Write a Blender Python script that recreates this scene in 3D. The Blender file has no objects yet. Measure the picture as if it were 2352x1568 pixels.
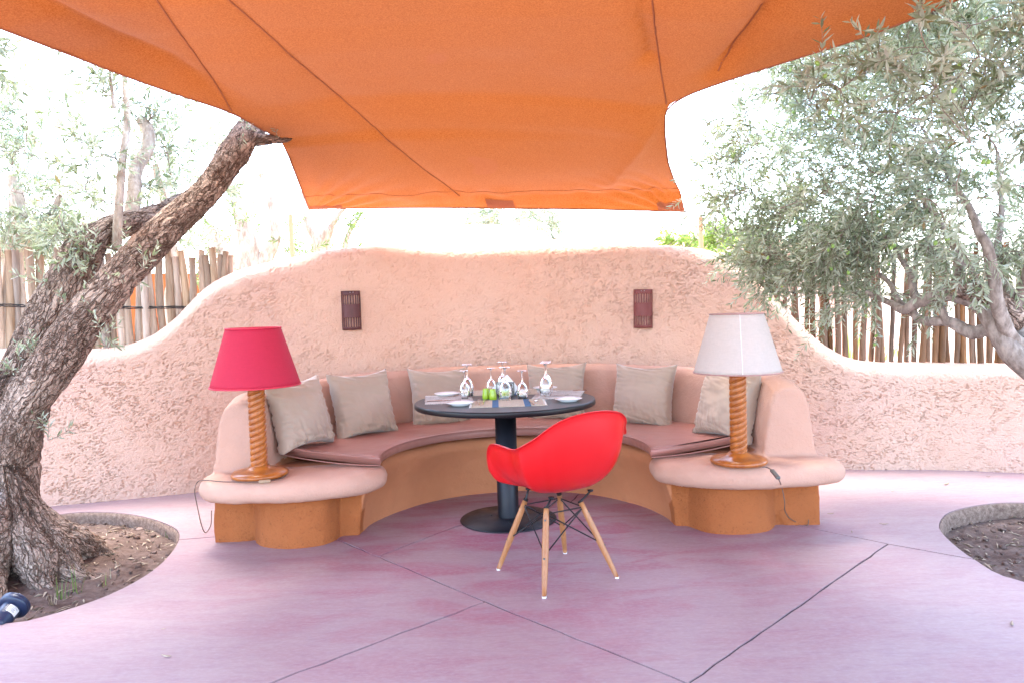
import bpy, bmesh, math, random
import numpy as np
from mathutils import Vector, Matrix

# ---------------------------------------------------------------- camera, sky, sun, exposure
S = bpy.context.scene
COL = S.collection
F_PX, CAM_H = 1711.0, 1.33                       # focal length for a 2352 px wide picture, eye height
PITCH, ROLL = math.radians(2.7), math.radians(1.7)
fw = np.array([0, math.cos(PITCH), -math.sin(PITCH)])
r0 = np.array([1.0, 0, 0]); u0 = np.array([0, math.sin(PITCH), math.cos(PITCH)])
RT = r0 * math.cos(ROLL) - u0 * math.sin(ROLL)
UP = u0 * math.cos(ROLL) + r0 * math.sin(ROLL)
CAMP = np.array([0, 0, CAM_H])
cam = bpy.data.cameras.new('camera'); cam_o = bpy.data.objects.new('camera', cam); COL.objects.link(cam_o)
M = Matrix.Identity(4)
for i in range(3):
    M[i][0] = RT[i]; M[i][1] = UP[i]; M[i][2] = -fw[i]; M[i][3] = CAMP[i]
cam_o.matrix_world = M
cam.sensor_width = 36; cam.lens = F_PX / 2352 * 36; cam.clip_end = 2000; cam.clip_start = 0.05
S.camera = cam_o
S.render.resolution_x, S.render.resolution_y = 1024, 682
SUN_EL, SUN_AZ = math.radians(72), math.radians(-28)   # azimuth measured from +Y towards +X
W = bpy.data.worlds.new('World'); S.world = W; W.use_nodes = True
wn = W.node_tree.nodes; wl = W.node_tree.links; wn.clear()
sky = wn.new('ShaderNodeTexSky'); sky.sky_type = 'NISHITA'; sky.sun_disc = False
sky.sun_elevation = SUN_EL; sky.sun_rotation = SUN_AZ; sky.air_density = 1.0; sky.dust_density = 2.2; sky.ozone_density = 1.0
bg = wn.new('ShaderNodeBackground'); bg.inputs['Strength'].default_value = 0.15
wo = wn.new('ShaderNodeOutputWorld'); wl.new(sky.outputs[0], bg.inputs[0]); wl.new(bg.outputs[0], wo.inputs[0])
sl = bpy.data.lights.new('sun', 'SUN'); sl.energy = 0.6; sl.angle = math.radians(20); sl.color = (1.0, 0.94, 0.86)
so = bpy.data.objects.new('sun', sl); COL.objects.link(so)
sd = Vector((math.sin(SUN_AZ) * math.cos(SUN_EL), math.cos(SUN_AZ) * math.cos(SUN_EL), math.sin(SUN_EL)))
so.rotation_euler = (-sd).to_track_quat('-Z', 'Y').to_euler(); so.location = (-2, 9, 14)
S.view_settings.view_transform = 'Standard'; S.view_settings.look = 'None'
S.view_settings.gamma = 1.0; S.view_settings.use_curve_mapping = False
S.view_settings.exposure = 3.82

# ---------------------------------------------------------------- pixel helpers (2352 x 1568 picture) -> places in metres
def ray(u, v): return fw + RT * (u - 1176) / F_PX + UP * (784 - v) / F_PX
def PZ(u, v, z=0.0):
    d = ray(u, v); return CAMP + d * ((z - CAM_H) / d[2])
def PY(u, v, Y):
    d = ray(u, v); return CAMP + d * (Y / d[1])
def PROJ(P):
    d = np.asarray(P) - CAMP; z = d @ fw
    return np.stack([1176 + F_PX * (d @ RT) / z, 784 - F_PX * (d @ UP) / z], -1)

# ---------------------------------------------------------------- numpy noise
_rs = np.random.RandomState(7)
_perm = _rs.permutation(256).astype(np.int64); _g = _rs.normal(size=(256, 3)); _g /= np.linalg.norm(_g, axis=1)[:, None]
def pn(P, seed=0.0):
    P = np.asarray(P, float) + seed * 17.137
    I = np.floor(P).astype(np.int64); f = P - I; u = f * f * f * (f * (f * 6 - 15) + 10)
    out = np.zeros(len(P))
    for dx in (0, 1):
        for dy in (0, 1):
            for dz in (0, 1):
                h = _perm[(_perm[(_perm[(I[:, 0] + dx) & 255] + I[:, 1] + dy) & 255] + I[:, 2] + dz) & 255]
                g = _g[h]
                d = (f[:, 0] - dx) * g[:, 0] + (f[:, 1] - dy) * g[:, 1] + (f[:, 2] - dz) * g[:, 2]
                w = (u[:, 0] if dx else 1 - u[:, 0]) * (u[:, 1] if dy else 1 - u[:, 1]) * (u[:, 2] if dz else 1 - u[:, 2])
                out += w * d
    return out
def fbm(P, oct=4, seed=0.0):
    P = np.asarray(P, float); o = np.zeros(len(P)); a = 1.0
    for k in range(oct):
        o += a * pn(P * 2 ** k, seed + k * 3.7); a *= 0.5
    return o
def sstep(a, b, x):
    t = np.clip((x - a) / (b - a), 0, 1); return t * t * (3 - 2 * t)

# ---------------------------------------------------------------- mesh helpers
def nrm(a): return a / (np.linalg.norm(a, axis=-1, keepdims=True) + 1e-12)
def make_mesh(name, V, Fc, smooth=True, attr=None):
    me = bpy.data.meshes.new(name)
    V = np.asarray(V, np.float32)
    if isinstance(Fc, np.ndarray):
        nf, k = Fc.shape
        me.vertices.add(len(V)); me.vertices.foreach_set('co', V.ravel())
        me.loops.add(nf * k); me.loops.foreach_set('vertex_index', Fc.astype(np.int32).ravel())
        me.polygons.add(nf); me.polygons.foreach_set('loop_start', np.arange(0, nf * k, k, dtype=np.int32))
        me.update(calc_edges=True)
    else:
        me.from_pydata([tuple(map(float, v)) for v in V], [], [tuple(f) for f in Fc]); me.update()
    me.polygons.foreach_set('use_smooth', np.full(len(me.polygons), smooth))
    if attr is not None:
        a = me.attributes.new('tint', 'FLOAT', 'POINT'); a.data.foreach_set('value', np.asarray(attr, np.float32))
    return me
def link(name, me, mat, parent=None, loc=None, rot=None):
    o = bpy.data.objects.new(name, me); COL.objects.link(o)
    if me is not None and mat is not None and not me.materials: me.materials.append(mat)
    if parent is not None: o.parent = parent
    if loc is not None: o.location = [float(c) for c in loc]
    if rot is not None: o.rotation_euler = rot
    return o
def part(name, VF, mat, parent=None, smooth=True, loc=None, rot=None, attr=None):
    return link(name, make_mesh(name, VF[0], VF[1], smooth, attr), mat, parent, loc, rot)
def tag(o, label=None, cat=None, group=None, kind=None):
    if label: o['label'] = label
    if cat: o['category'] = cat
    if group: o['group'] = group
    if kind: o['kind'] = kind
    return o
def thing(name, label, cat, loc=(0, 0, 0), rotz=0.0, group=None):
    o = bpy.data.objects.new(name, None); COL.objects.link(o); o.empty_display_size = 0.05
    o.location = [float(c) for c in loc]; o.rotation_euler = (0, 0, rotz)
    return tag(o, label, cat, group)
def join(*vfs):
    V, Fc, n = [], [], 0
    for v, f in vfs:
        v = np.asarray(v, float); V.append(v)
        Fc += [tuple(int(i) + n for i in q) for q in f]; n += len(v)
    return np.concatenate(V), Fc
def grid_faces(nu, nv, cu=False, cv=False):
    a = np.arange(nu if cu else nu - 1); b = np.arange(nv if cv else nv - 1)
    A, B = np.meshgrid(a, b, indexing='ij'); A = A.ravel(); B = B.ravel(); A2 = (A + 1) % nu; B2 = (B + 1) % nv
    return np.stack([A * nv + B, A2 * nv + B, A2 * nv + B2, A * nv + B2], -1)
def catmull(P, n=8):
    P = np.asarray(P, float)
    Q = np.vstack([2 * P[0] - P[1], P, 2 * P[-1] - P[-2]]); out = []
    for i in range(1, len(Q) - 2):
        t = np.linspace(0, 1, n, endpoint=False)[:, None]
        a, b, c, d = Q[i - 1], Q[i], Q[i + 1], Q[i + 2]
        out.append(0.5 * (2 * b + (c - a) * t + (2 * a - 5 * b + 4 * c - d) * t ** 2 + (3 * b - a - 3 * c + d) * t ** 3))
    return np.vstack(out + [P[-1:]])
def closed_smooth(P, n=6):
    P = np.asarray(P, float); k = len(P); out = []
    for i in range(k):
        t = np.linspace(0, 1, n, endpoint=False)[:, None]
        a, b, c, d = P[i - 1], P[i], P[(i + 1) % k], P[(i + 2) % k]
        out.append(0.5 * (2 * b + (c - a) * t + (2 * a - 5 * b + 4 * c - d) * t ** 2 + (3 * b - a - 3 * c + d) * t ** 3))
    return np.vstack(out)
def tube(P, R, n=8, cap=True):
    P = np.asarray(P, float); k = len(P); R = np.full(k, R) if np.isscalar(R) else np.asarray(R, float)
    T = nrm(np.gradient(P, axis=0)); a = np.array([0, 0, 1.0]) if abs(T[0][2]) < 0.9 else np.array([1.0, 0, 0])
    X = nrm(np.cross(T[0], a)); V = []
    th = np.linspace(0, 2 * math.pi, n, endpoint=False)
    for i in range(k):
        X = nrm(X - T[i] * (X @ T[i])); Y = np.cross(T[i], X)
        V.append(P[i] + R[i] * (np.cos(th)[:, None] * X + np.sin(th)[:, None] * Y))
    Fc = [tuple(q) for q in grid_faces(k, n, cv=True)]
    if cap: Fc += [tuple(range(n))[::-1], tuple((k - 1) * n + j for j in range(n))]
    return np.concatenate(V), Fc
def lathe(prof, n=32):
    prof = np.asarray(prof, float); th = np.linspace(0, 2 * math.pi, n, endpoint=False); k = len(prof)
    V = np.stack([prof[:, None, 0] * np.cos(th), prof[:, None, 0] * np.sin(th), np.repeat(prof[:, None, 1], n, 1)], -1).reshape(-1, 3)
    Fc = [(q[0], q[3], q[2], q[1]) for q in grid_faces(k, n, cv=True)]
    if prof[0, 0] > 1e-6: Fc.append(tuple(range(n))[::-1])
    if prof[-1, 0] > 1e-6: Fc.append(tuple((k - 1) * n + j for j in range(n)))
    return V, Fc
def box(cx, cy, cz, sx, sy, sz):
    V = np.array([[x, y, z] for x in (-1, 1) for y in (-1, 1) for z in (-1, 1)], float) * [sx / 2, sy / 2, sz / 2] + [cx, cy, cz]
    return V, [(0, 1, 3, 2), (4, 6, 7, 5), (0, 4, 5, 1), (2, 3, 7, 6), (0, 2, 6, 4), (1, 5, 7, 3)]
def rbox(cx, cy, cz, sx, sy, sz, b):
    bm = bmesh.new(); v, f = box(cx, cy, cz, sx, sy, sz); vs = [bm.verts.new(p) for p in v]
    for q in f: bm.faces.new([vs[i] for i in q])
    bmesh.ops.recalc_face_normals(bm, faces=bm.faces)
    bmesh.ops.bevel(bm, geom=list(bm.edges), offset=b, segments=2, affect='EDGES', profile=0.5)
    bm.verts.index_update(); V = np.array([p.co[:] for p in bm.verts]); Fc = [tuple(p.index for p in q.verts) for q in bm.faces]; bm.free()
    return V, Fc
def prism(poly, z0, z1):
    n = len(poly); V = [(p[0], p[1], z0) for p in poly] + [(p[0], p[1], z1) for p in poly]
    Fc = [tuple(range(n))[::-1], tuple(range(n, 2 * n))] + [(i, (i + 1) % n, n + (i + 1) % n, n + i) for i in range(n)]
    return np.array(V, float), Fc
def area2(poly):
    p = np.asarray(poly); q = np.roll(p, -1, 0); return float((p[:, 0] * q[:, 1] - q[:, 0] * p[:, 1]).sum())
def ccw(poly): return poly if area2(poly) > 0 else poly[::-1]
def eval_mesh(o):
    dg = bpy.context.evaluated_depsgraph_get(); return bpy.data.meshes.new_from_object(o.evaluated_get(dg))
def kill(o):
    me = o.data; bpy.data.objects.remove(o); bpy.data.meshes.remove(me)
def mesh_np(me):
    V = np.empty(len(me.vertices) * 3, np.float32); me.vertices.foreach_get('co', V); V = V.reshape(-1, 3).astype(float)
    N = np.empty(len(me.vertices) * 3, np.float32); me.vertices.foreach_get('normal', N); return V, N.reshape(-1, 3).astype(float)
def remesh(VF, voxel, smooth=4):
    o = part('tmp', VF, None)
    m = o.modifiers.new('r', 'REMESH'); m.mode = 'VOXEL'; m.voxel_size = voxel
    if smooth: s = o.modifiers.new('s', 'SMOOTH'); s.iterations = smooth; s.factor = 0.5
    me = eval_mesh(o); kill(o); return me
def orient(a):   # 3x3 rotation with z axis along a
    a = nrm(np.asarray(a, float)); h = np.array([0, 0, 1.0]) if abs(a[2]) < .9 else np.array([1.0, 0, 0])
    x = nrm(np.cross(h, a)); return np.stack([x, np.cross(a, x), a], 1)

# ---------------------------------------------------------------- material helper
class Mat:
    def __init__(s, name):
        s.m = bpy.data.materials.new(name); s.m.use_nodes = True; s.t = s.m.node_tree; s.t.nodes.clear()
        s.out = s.n('ShaderNodeOutputMaterial'); s.b = s.n('ShaderNodeBsdfPrincipled'); s.l(s.b.outputs[0], s.out.inputs[0])
        s._tc = None
    def n(s, ty, **kw):
        q = s.t.nodes.new(ty)
        for k, v in kw.items(): setattr(q, k, v)
        return q
    def l(s, a, b): s.t.links.new(a, b)
    def pos(s, scale=(1, 1, 1), obj=False):
        g = s.n('ShaderNodeTexCoord').outputs['Object'] if obj else s.n('ShaderNodeNewGeometry').outputs['Position']
        mp = s.n('ShaderNodeMapping'); mp.inputs['Scale'].default_value = scale; s.l(g, mp.inputs[0]); return mp.outputs[0]
    def noise(s, scale, detail=4, rough=0.55, vec=None, dist=0.0):
        q = s.n('ShaderNodeTexNoise'); q.inputs['Scale'].default_value = scale; q.inputs['Detail'].default_value = detail
        q.inputs['Roughness'].default_value = rough; q.inputs['Distortion'].default_value = dist
        s.l(vec if vec is not None else s.pos(), q.inputs['Vector']); return q.outputs['Fac']
    def vor(s, scale, vec=None, feature='F1', out='Distance', rnd=1.0):
        q = s.n('ShaderNodeTexVoronoi'); q.feature = feature; q.inputs['Scale'].default_value = scale; q.inputs['Randomness'].default_value = rnd
        s.l(vec if vec is not None else s.pos(), q.inputs['Vector']); return q.outputs[out]
    def ramp(s, fac, stops, interp='LINEAR'):
        q = s.n('ShaderNodeValToRGB'); e = q.color_ramp.elements; q.color_ramp.interpolation = interp
        while len(e) < len(stops): e.new(0.5)
        for el, (p, c) in zip(e, stops):
            el.position = p; el.color = (*c, 1) if not np.isscalar(c) else (c, c, c, 1)
        s.l(fac, q.inputs[0]); return q.outputs[0]
    def math(s, op, a, b=0.0, c=None):
        q = s.n('ShaderNodeMath', operation=op)
        for i, x in enumerate((a, b, c)):
            if x is None: continue
            if isinstance(x, (int, float)): q.inputs[i].default_value = x
            else: s.l(x, q.inputs[i])
        return q.outputs[0]
    def mix(s, fac, a, b, blend='MIX'):
        q = s.n('ShaderNodeMix', data_type='RGBA', blend_type=blend)
        for i, x in ((0, fac), (6, a), (7, b)):
            if isinstance(x, (int, float)): q.inputs[i].default_value = x
            elif isinstance(x, tuple): q.inputs[i].default_value = (*x, 1)
            else: s.l(x, q.inputs[i])
        return q.outputs[2]
    def vmix(s, vec, noise_fac, amt):
        q = s.n('ShaderNodeVectorMath', operation='ADD'); s.l(vec, q.inputs[0])
        m = s.n('ShaderNodeVectorMath', operation='SCALE'); m.inputs['Scale'].default_value = amt; s.l(noise_fac, m.inputs[0]); s.l(m.outputs[0], q.inputs[1]); return q.outputs[0]
    def attr(s, name='tint'):
        q = s.n('ShaderNodeAttribute'); q.attribute_name = name; return q.outputs['Fac']
    def rnd(s): return s.n('ShaderNodeObjectInfo').outputs['Random']
    def set(s, color=None, rough=None, metal=None, spec=None, **kw):
        for k, x in (('Base Color', color), ('Roughness', rough), ('Metallic', metal), ('Specular IOR Level', spec)):
            if x is None: continue
            if isinstance(x, (int, float)): s.b.inputs[k].default_value = x
            elif isinstance(x, tuple): s.b.inputs[k].default_value = (*x, 1)
            else: s.l(x, s.b.inputs[k])
        for k, x in kw.items(): s.b.inputs[k.replace('_', ' ')].default_value = x
        return s
    def bump(s, h, strength=0.5, dist=0.01):
        q = s.n('ShaderNodeBump'); q.inputs['Strength'].default_value = strength; q.inputs['Distance'].default_value = dist
        s.l(h, q.inputs['Height']); s.l(q.outputs[0], s.b.inputs['Normal']); s._bn = q.outputs[0]; return s
    def translucent(s, color, fac):
        t = s.n('ShaderNodeBsdfTranslucent'); mx = s.n('ShaderNodeMixShader'); mx.inputs[0].default_value = fac
        if isinstance(color, tuple): t.inputs[0].default_value = (*color, 1)
        else: s.l(color, t.inputs[0])
        s.l(s.b.outputs[0], mx.inputs[1]); s.l(t.outputs[0], mx.inputs[2]); s.l(mx.outputs[0], s.out.inputs[0]); return s

MT = {}
def plain(name, c, rough=0.6, metal=0.0, var=0.12, scale=30, bump=0.0, spec=0.5):
    m = Mat(name); n = m.noise(scale, 3, vec=m.pos(obj=True))
    a = tuple(min(1, x * (1 + var)) for x in c); b = tuple(x * (1 - var) for x in c)
    m.set(m.ramp(n, [(0.3, b), (0.7, a)]), rough, metal, spec)
    if bump: m.bump(n, bump, 0.004)
    MT[name] = m.m; return m
def stucco(name, fine, strength, pit=0.0, clay=None):
    m = Mat(name); p = m.pos()
    big = m.noise(0.9, 4, 0.6); med = m.noise(5, 4, 0.6)
    c = m.ramp(big, [(0.3, (0.655, 0.40, 0.29)), (0.5, (0.665, 0.435, 0.33)), (0.7, (0.665, 0.425, 0.34))] if not clay else [(0.3, tuple(x * 0.88 for x in clay)), (0.7, clay)])
    c = m.mix(m.ramp(med, [(0.35, 0.0), (0.75, 0.35)]), c, (0.70, 0.475, 0.375) if not clay else tuple(min(1, x * 1.2) for x in clay))
    h = m.noise(fine, 6, 0.65); h2 = m.noise(fine * 3.4, 3, 0.6)
    hh = m.math('ADD', m.math('MULTIPLY', h, 1.0), m.math('MULTIPLY', h2, 0.35))
    if pit:
        v = m.ramp(m.noise(95, 4, 0.7, dist=0.8), [(0.59, 0.0), (0.68, 1.0)])
        c = m.mix(m.math('MULTIPLY', v, pit), c, (0.16, 0.06, 0.03)); hh = m.math('SUBTRACT', hh, m.math('MULTIPLY', v, 0.6))
    m.set(c, 0.88, spec=0.25); m.bump(hh, strength, 0.012); MT[name] = m.m
stucco('wall_stucco', 85, 0.7)
stucco('bench_stucco', 60, 0.4, clay=(0.51, 0.30, 0.22))
stucco('pedestal_stucco', 55, 0.7, pit=0.5, clay=(0.36, 0.108, 0.032))
stucco('base_stucco', 60, 0.28, clay=(0.47, 0.178, 0.080))
# polished pigmented concrete
m = Mat('concrete_floor')
n1 = m.noise(0.7, 5, 0.6, vec=m.pos((1, 1.5, 1))); n2 = m.noise(2.6, 6, 0.62, vec=m.pos((0.7, 1.9, 1)), dist=0.6); n3 = m.noise(18, 4, 0.6, vec=m.pos((0.5, 2.0, 1)))
c = m.ramp(n1, [(0.3, (0.295, 0.205, 0.205)), (0.55, (0.325, 0.235, 0.228)), (0.75, (0.31, 0.235, 0.225))])
c_ = c; st = m.ramp(n2, [(0.45, 0.0), (0.57, 0.65), (0.70, 1.0)])
# maroon tint and blotches, strongest in the middle of the seating area
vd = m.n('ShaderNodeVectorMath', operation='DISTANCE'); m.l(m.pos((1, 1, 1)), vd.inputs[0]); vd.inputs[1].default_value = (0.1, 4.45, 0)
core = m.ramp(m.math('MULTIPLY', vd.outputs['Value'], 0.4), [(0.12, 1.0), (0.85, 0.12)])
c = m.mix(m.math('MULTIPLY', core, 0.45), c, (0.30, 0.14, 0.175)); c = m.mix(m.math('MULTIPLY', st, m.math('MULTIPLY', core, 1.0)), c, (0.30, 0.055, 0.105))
c = m.mix(m.math('MULTIPLY', m.ramp(n3, [(0.46, 0.0), (0.70, 1.0)]), 0.45), c, (0.24, 0.13, 0.17))
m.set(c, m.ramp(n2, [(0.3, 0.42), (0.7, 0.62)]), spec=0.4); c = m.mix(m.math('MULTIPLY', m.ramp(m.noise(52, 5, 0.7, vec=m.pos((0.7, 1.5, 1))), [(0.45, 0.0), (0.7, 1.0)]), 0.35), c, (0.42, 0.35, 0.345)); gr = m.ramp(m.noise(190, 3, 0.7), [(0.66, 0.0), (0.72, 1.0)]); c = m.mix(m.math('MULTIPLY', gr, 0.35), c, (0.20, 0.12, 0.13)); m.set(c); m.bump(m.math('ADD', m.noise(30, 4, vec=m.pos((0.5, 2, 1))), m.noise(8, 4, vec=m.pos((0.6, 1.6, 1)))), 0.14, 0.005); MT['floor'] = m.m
plain('joint', (0.035, 0.02, 0.022), 0.95)
# rough concrete lining and soil
m = Mat('pit_lining'); n = m.noise(40, 6, 0.7); m.set(m.ramp(n, [(0.3, (0.13, 0.08, 0.06)), (0.7, (0.36, 0.26, 0.20))]), 0.95, spec=0.1); m.bump(n, 0.9, 0.012); MT['lining'] = m.m
m = Mat('soil'); n = m.noise(9, 6, 0.65); n2 = m.noise(60, 4, 0.7)
m.set(m.mix(m.math('MULTIPLY', n2, 0.55), m.ramp(n, [(0.32, (0.075, 0.048, 0.038)), (0.62, (0.21, 0.155, 0.13))]), (0.10, 0.065, 0.052)), 0.95, spec=0.1); m.bump(n2, 0.8, 0.012); MT['soil'] = m.m
m = Mat('sand'); n = m.noise(0.4, 5); m.set(m.ramp(n, [(0.3, (0.50, 0.38, 0.28)), (0.7, (0.60, 0.48, 0.37))]), 0.95, spec=0.1); m.bump(m.noise(25, 4), 0.5, 0.02); MT['sand'] = m.m
m = Mat('clay'); n = m.noise(1.2, 5); m.set(m.ramp(n, [(0.3, (0.60, 0.33, 0.22)), (0.7, (0.68, 0.42, 0.30))]), 0.9, spec=0.2); m.bump(m.noise(30, 5), 0.5, 0.012); MT['clay'] = m.m
m = Mat('orange_clay'); n = m.noise(1.5, 5); m.set(m.ramp(n, [(0.3, (0.33, 0.085, 0.022)), (0.7, (0.40, 0.12, 0.04))]), 0.9, spec=0.2); MT['orange_clay'] = m.m
# canvas
m = Mat('canvas'); p = m.pos()
w = m.noise(130, 3, 0.8); w2 = m.noise(3, 4, 0.6)
c = m.mix(m.math('MULTIPLY', m.ramp(w, [(0.38, 0.0), (0.62, 1.0)]), 0.8), (0.35, 0.082, 0.006), (0.54, 0.172, 0.035))
sp = m.ramp(m.noise(2.3, 2, 0.3), [(0.74, 0.0), (0.78, 0.35)])
c = m.mix(sp, c, (0.45, 0.12, 0.04))
m.set(c, 0.9, spec=0.1, Sheen_Weight=0.15); m.bump(w, 0.25, 0.003); m.translucent(c, 0.06); MT['canvas'] = m.m
m = Mat('canvas_patch'); m.set(m.ramp(m.noise(150, 3), [(0.3, (0.30, 0.10, 0.05)), (0.7, (0.40, 0.15, 0.08))]), 0.9, spec=0.1); m.translucent((0.35, 0.12, 0.06), 0.2); MT['canvas_patch'] = m.m
plain('seam_thread', (0.33, 0.10, 0.035), 0.9)
plain('galv_steel', (0.42, 0.43, 0.45), 0.4, 0.9)
# wood
def wood(name, dark, light, rough, scale=(30, 30, 3), bump=0.2, spec=0.5, obj=True, rnd=0.0):
    m = Mat(name); v = m.pos(scale, obj=obj); n = m.noise(1.0, 5, 0.6, vec=v, dist=0.8); n2 = m.noise(3.0, 3, vec=v)
    c = m.ramp(m.math('ADD', m.math('MULTIPLY', n, 0.7), m.math('MULTIPLY', n2, 0.3)), [(0.32, dark), (0.68, light)])
    if rnd:
        hv = m.n('ShaderNodeHueSaturation'); r = m.rnd()
        m.l(m.math('MULTIPLY_ADD', r, rnd, 1 - rnd * 0.6), hv.inputs['Value']); m.l(m.math('MULTIPLY_ADD', m.math('FRACT', m.math('MULTIPLY', r, 7.3)), 0.5, 0.75), hv.inputs['Saturation'])
        m.l(c, hv.inputs['Color']); c = hv.outputs[0]
    m.set(c, rough, spec=spec); m.bump(n, bump, 0.004); MT[name] = m.m; return m
wood('lamp_wood', (0.22, 0.052, 0.007), (0.46, 0.145, 0.025), 0.28, (14, 14, 3), 0.05)
wood('chair_wood', (0.27, 0.105, 0.035), (0.40, 0.175, 0.065), 0.45, (60, 60, 5), 0.05)
wood('pole_pale', (0.30, 0.21, 0.145), (0.58, 0.46, 0.35), 0.85, (26, 26, 2.4), 0.7, 0.15, rnd=0.6)
wood('pole_brown', (0.085, 0.042, 0.023), (0.34, 0.19, 0.105), 0.6, (26, 26, 2.4), 0.7, 0.35, rnd=0.7)
# bark: cracked plates
def bark(name, dark, light, fiss):
    m = Mat(name); at = m.n('ShaderNodeAttribute'); at.attribute_name = 'limbco'; v0 = at.outputs['Vector']
    w = m.n('ShaderNodeTexNoise'); w.inputs['Scale'].default_value = 16; w.inputs['Detail'].default_value = 3; m.l(v0, w.inputs['Vector'])
    v = m.vmix(v0, w.outputs['Color'], 0.03)
    def st(z):
        mp = m.n('ShaderNodeMapping'); mp.inputs['Scale'].default_value = (1, 1, z); m.l(v, mp.inputs[0]); return mp.outputs[0]
    def ridge(scale, z, wd, det=2): return m.ramp(m.math('ABSOLUTE', m.math('SUBTRACT', m.noise(scale, det, 0.5, vec=st(z)), 0.5)), [(0.0, 0.0), (wd, 1.0)])
    long_ = ridge(fiss, 0.30, 0.045); cross = m.ramp(m.vor(fiss * 1.5, st(0.75), 'DISTANCE_TO_EDGE'), [(0.0, 0.15), (0.05, 1.0)]); long2 = ridge(fiss * 2.1, 0.22, 0.06)
    big = m.noise(3.2, 4, 0.65); fine = m.noise(90, 4, 0.7, vec=st(0.5))
    crack = m.math('MULTIPLY', long_, m.math('MULTIPLY', m.math('MAXIMUM', cross, m.ramp(big, [(0.45, 0.0), (0.6, 1.0)])), m.math('MULTIPLY_ADD', long2, 0.5, 0.5)))
    base = m.ramp(m.math('ADD', m.math('MULTIPLY', big, 0.55), m.math('MULTIPLY', fine, 0.45)), [(0.34, dark), (0.64, light)])
    red = m.ramp(m.noise(2.1, 3), [(0.52, 0.0), (0.68, 0.55)]); base = m.mix(red, base, (0.20, 0.095, 0.06))
    grey = m.ramp(m.noise(1.6, 3, vec=m.pos((1.3, 1.3, 1))), [(0.58, 0.0), (0.70, 0.6)]); base = m.mix(grey, base, (0.23, 0.225, 0.235))
    c = m.mix(crack, tuple(x * 0.62 for x in dark), base)
    m.set(c, 0.92, spec=0.12); m.bump(m.math('ADD', crack, m.math('MULTIPLY', fine, 0.5)), 1.0, 0.016); MT[name] = m.m
bark('olive_bark', (0.17, 0.105, 0.075), (0.54, 0.42, 0.335), 27)
m = Mat('pale_bark'); n = m.noise(20, 5, 0.7, vec=m.pos((1, 1, 0.35))); m.set(m.ramp(n, [(0.35, (0.30, 0.23, 0.17)), (0.65, (0.60, 0.50, 0.40))]), 0.9, spec=0.1); m.bump(n, 1.0, 0.03); MT['pale_bark'] = m.m
m = Mat('limb_bark'); n = m.noise(28, 5, 0.65, vec=m.pos((1, 1, 0.4))); m.set(m.ramp(n, [(0.35, (0.14, 0.105, 0.085)), (0.65, (0.36, 0.30, 0.255))]), 0.85, spec=0.2); m.bump(n, 0.6, 0.006); MT['limb'] = m.m
m = Mat('twig_bark'); m.set(m.ramp(m.noise(12, 3), [(0.35, (0.15, 0.10, 0.08)), (0.65, (0.33, 0.26, 0.21))]), 0.8, spec=0.2); MT['twig'] = m.m
def leafmat(name, stops, tr=0.42, rough=0.42):
    m = Mat(name); c = m.ramp(m.attr(), stops); m.set(c, rough, spec=0.45)
    m.translucent(m.mix(0.45, c, (0.30, 0.38, 0.12)), tr); MT[name] = m.m
leafmat('olive_leaf', [(0.0, (0.075, 0.095, 0.05)), (0.2, (0.16, 0.195, 0.12)), (0.42, (0.33, 0.37, 0.275)), (0.9, (0.50, 0.53, 0.45)), (0.97, (0.22, 0.14, 0.06)), (1.0, (0.22, 0.13, 0.05))])
leafmat('green_leaf', [(0.0, (0.05, 0.09, 0.02)), (0.6, (0.14, 0.22, 0.05)), (1.0, (0.24, 0.32, 0.09))], 0.4)
leafmat('lime_leaf', [(0.0, (0.08, 0.15, 0.015)), (0.6, (0.20, 0.33, 0.035)), (1.0, (0.32, 0.42, 0.07))], 0.45)
leafmat('dry_leaf', [(0.0, (0.16, 0.11, 0.07)), (0.5, (0.34, 0.26, 0.18)), (1.0, (0.46, 0.38, 0.28))], 0.15, 0.7)
plain('olive_fruit', (0.20, 0.33, 0.07), 0.35, var=0.3, scale=40)
# furniture
m = Mat('red_plastic'); m.set((0.54, 0.004, 0.006), 0.32, spec=0.5); m.bump(m.noise(260, 2), 0.02, 0.001); MT['red_plastic'] = m.m
plain('black_metal', (0.007, 0.007, 0.008), 0.4, 0.0, spec=0.35)
plain('white_plastic', (0.75, 0.75, 0.73), 0.5)
m = Mat('table_top'); n = m.noise(5, 4, vec=m.pos((1, 6, 1))); m.set(m.ramp(n, [(0.3, (0.050, 0.022, 0.018)), (0.7, (0.085, 0.038, 0.028))]), 0.14, spec=0.6); MT['table_top'] = m.m
m = Mat('table_metal'); n = m.noise(7, 5, 0.6); m.set(m.ramp(n, [(0.3, (0.005, 0.0055, 0.009)), (0.7, (0.013, 0.014, 0.022))]), m.ramp(n, [(0.3, 0.35), (0.7, 0.6)]), 0.3); MT['table_metal'] = m.m
m = Mat('leatherette'); n = m.noise(3, 4); f = m.noise(240, 3); m.set(m.ramp(n, [(0.3, (0.32, 0.135, 0.105)), (0.7, (0.37, 0.165, 0.13))]), 0.36, spec=0.4); m.bump(m.math('ADD', m.noise(22, 4, vec=m.pos((1, 1, 0.4))), m.math('MULTIPLY', f, 0.15)), 0.18, 0.008); MT['leatherette'] = m.m
m = Mat('pillow_cloth'); n = m.noise(6, 4, vec=m.pos(obj=True)); f = m.noise(420, 2, vec=m.pos(obj=True))
m.set(m.ramp(n, [(0.3, (0.36, 0.265, 0.195)), (0.7, (0.40, 0.30, 0.225))]), 0.62, spec=0.25, Sheen_Weight=0.25); m.bump(f, 0.12, 0.002); MT['pillow'] = m.m
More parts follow.
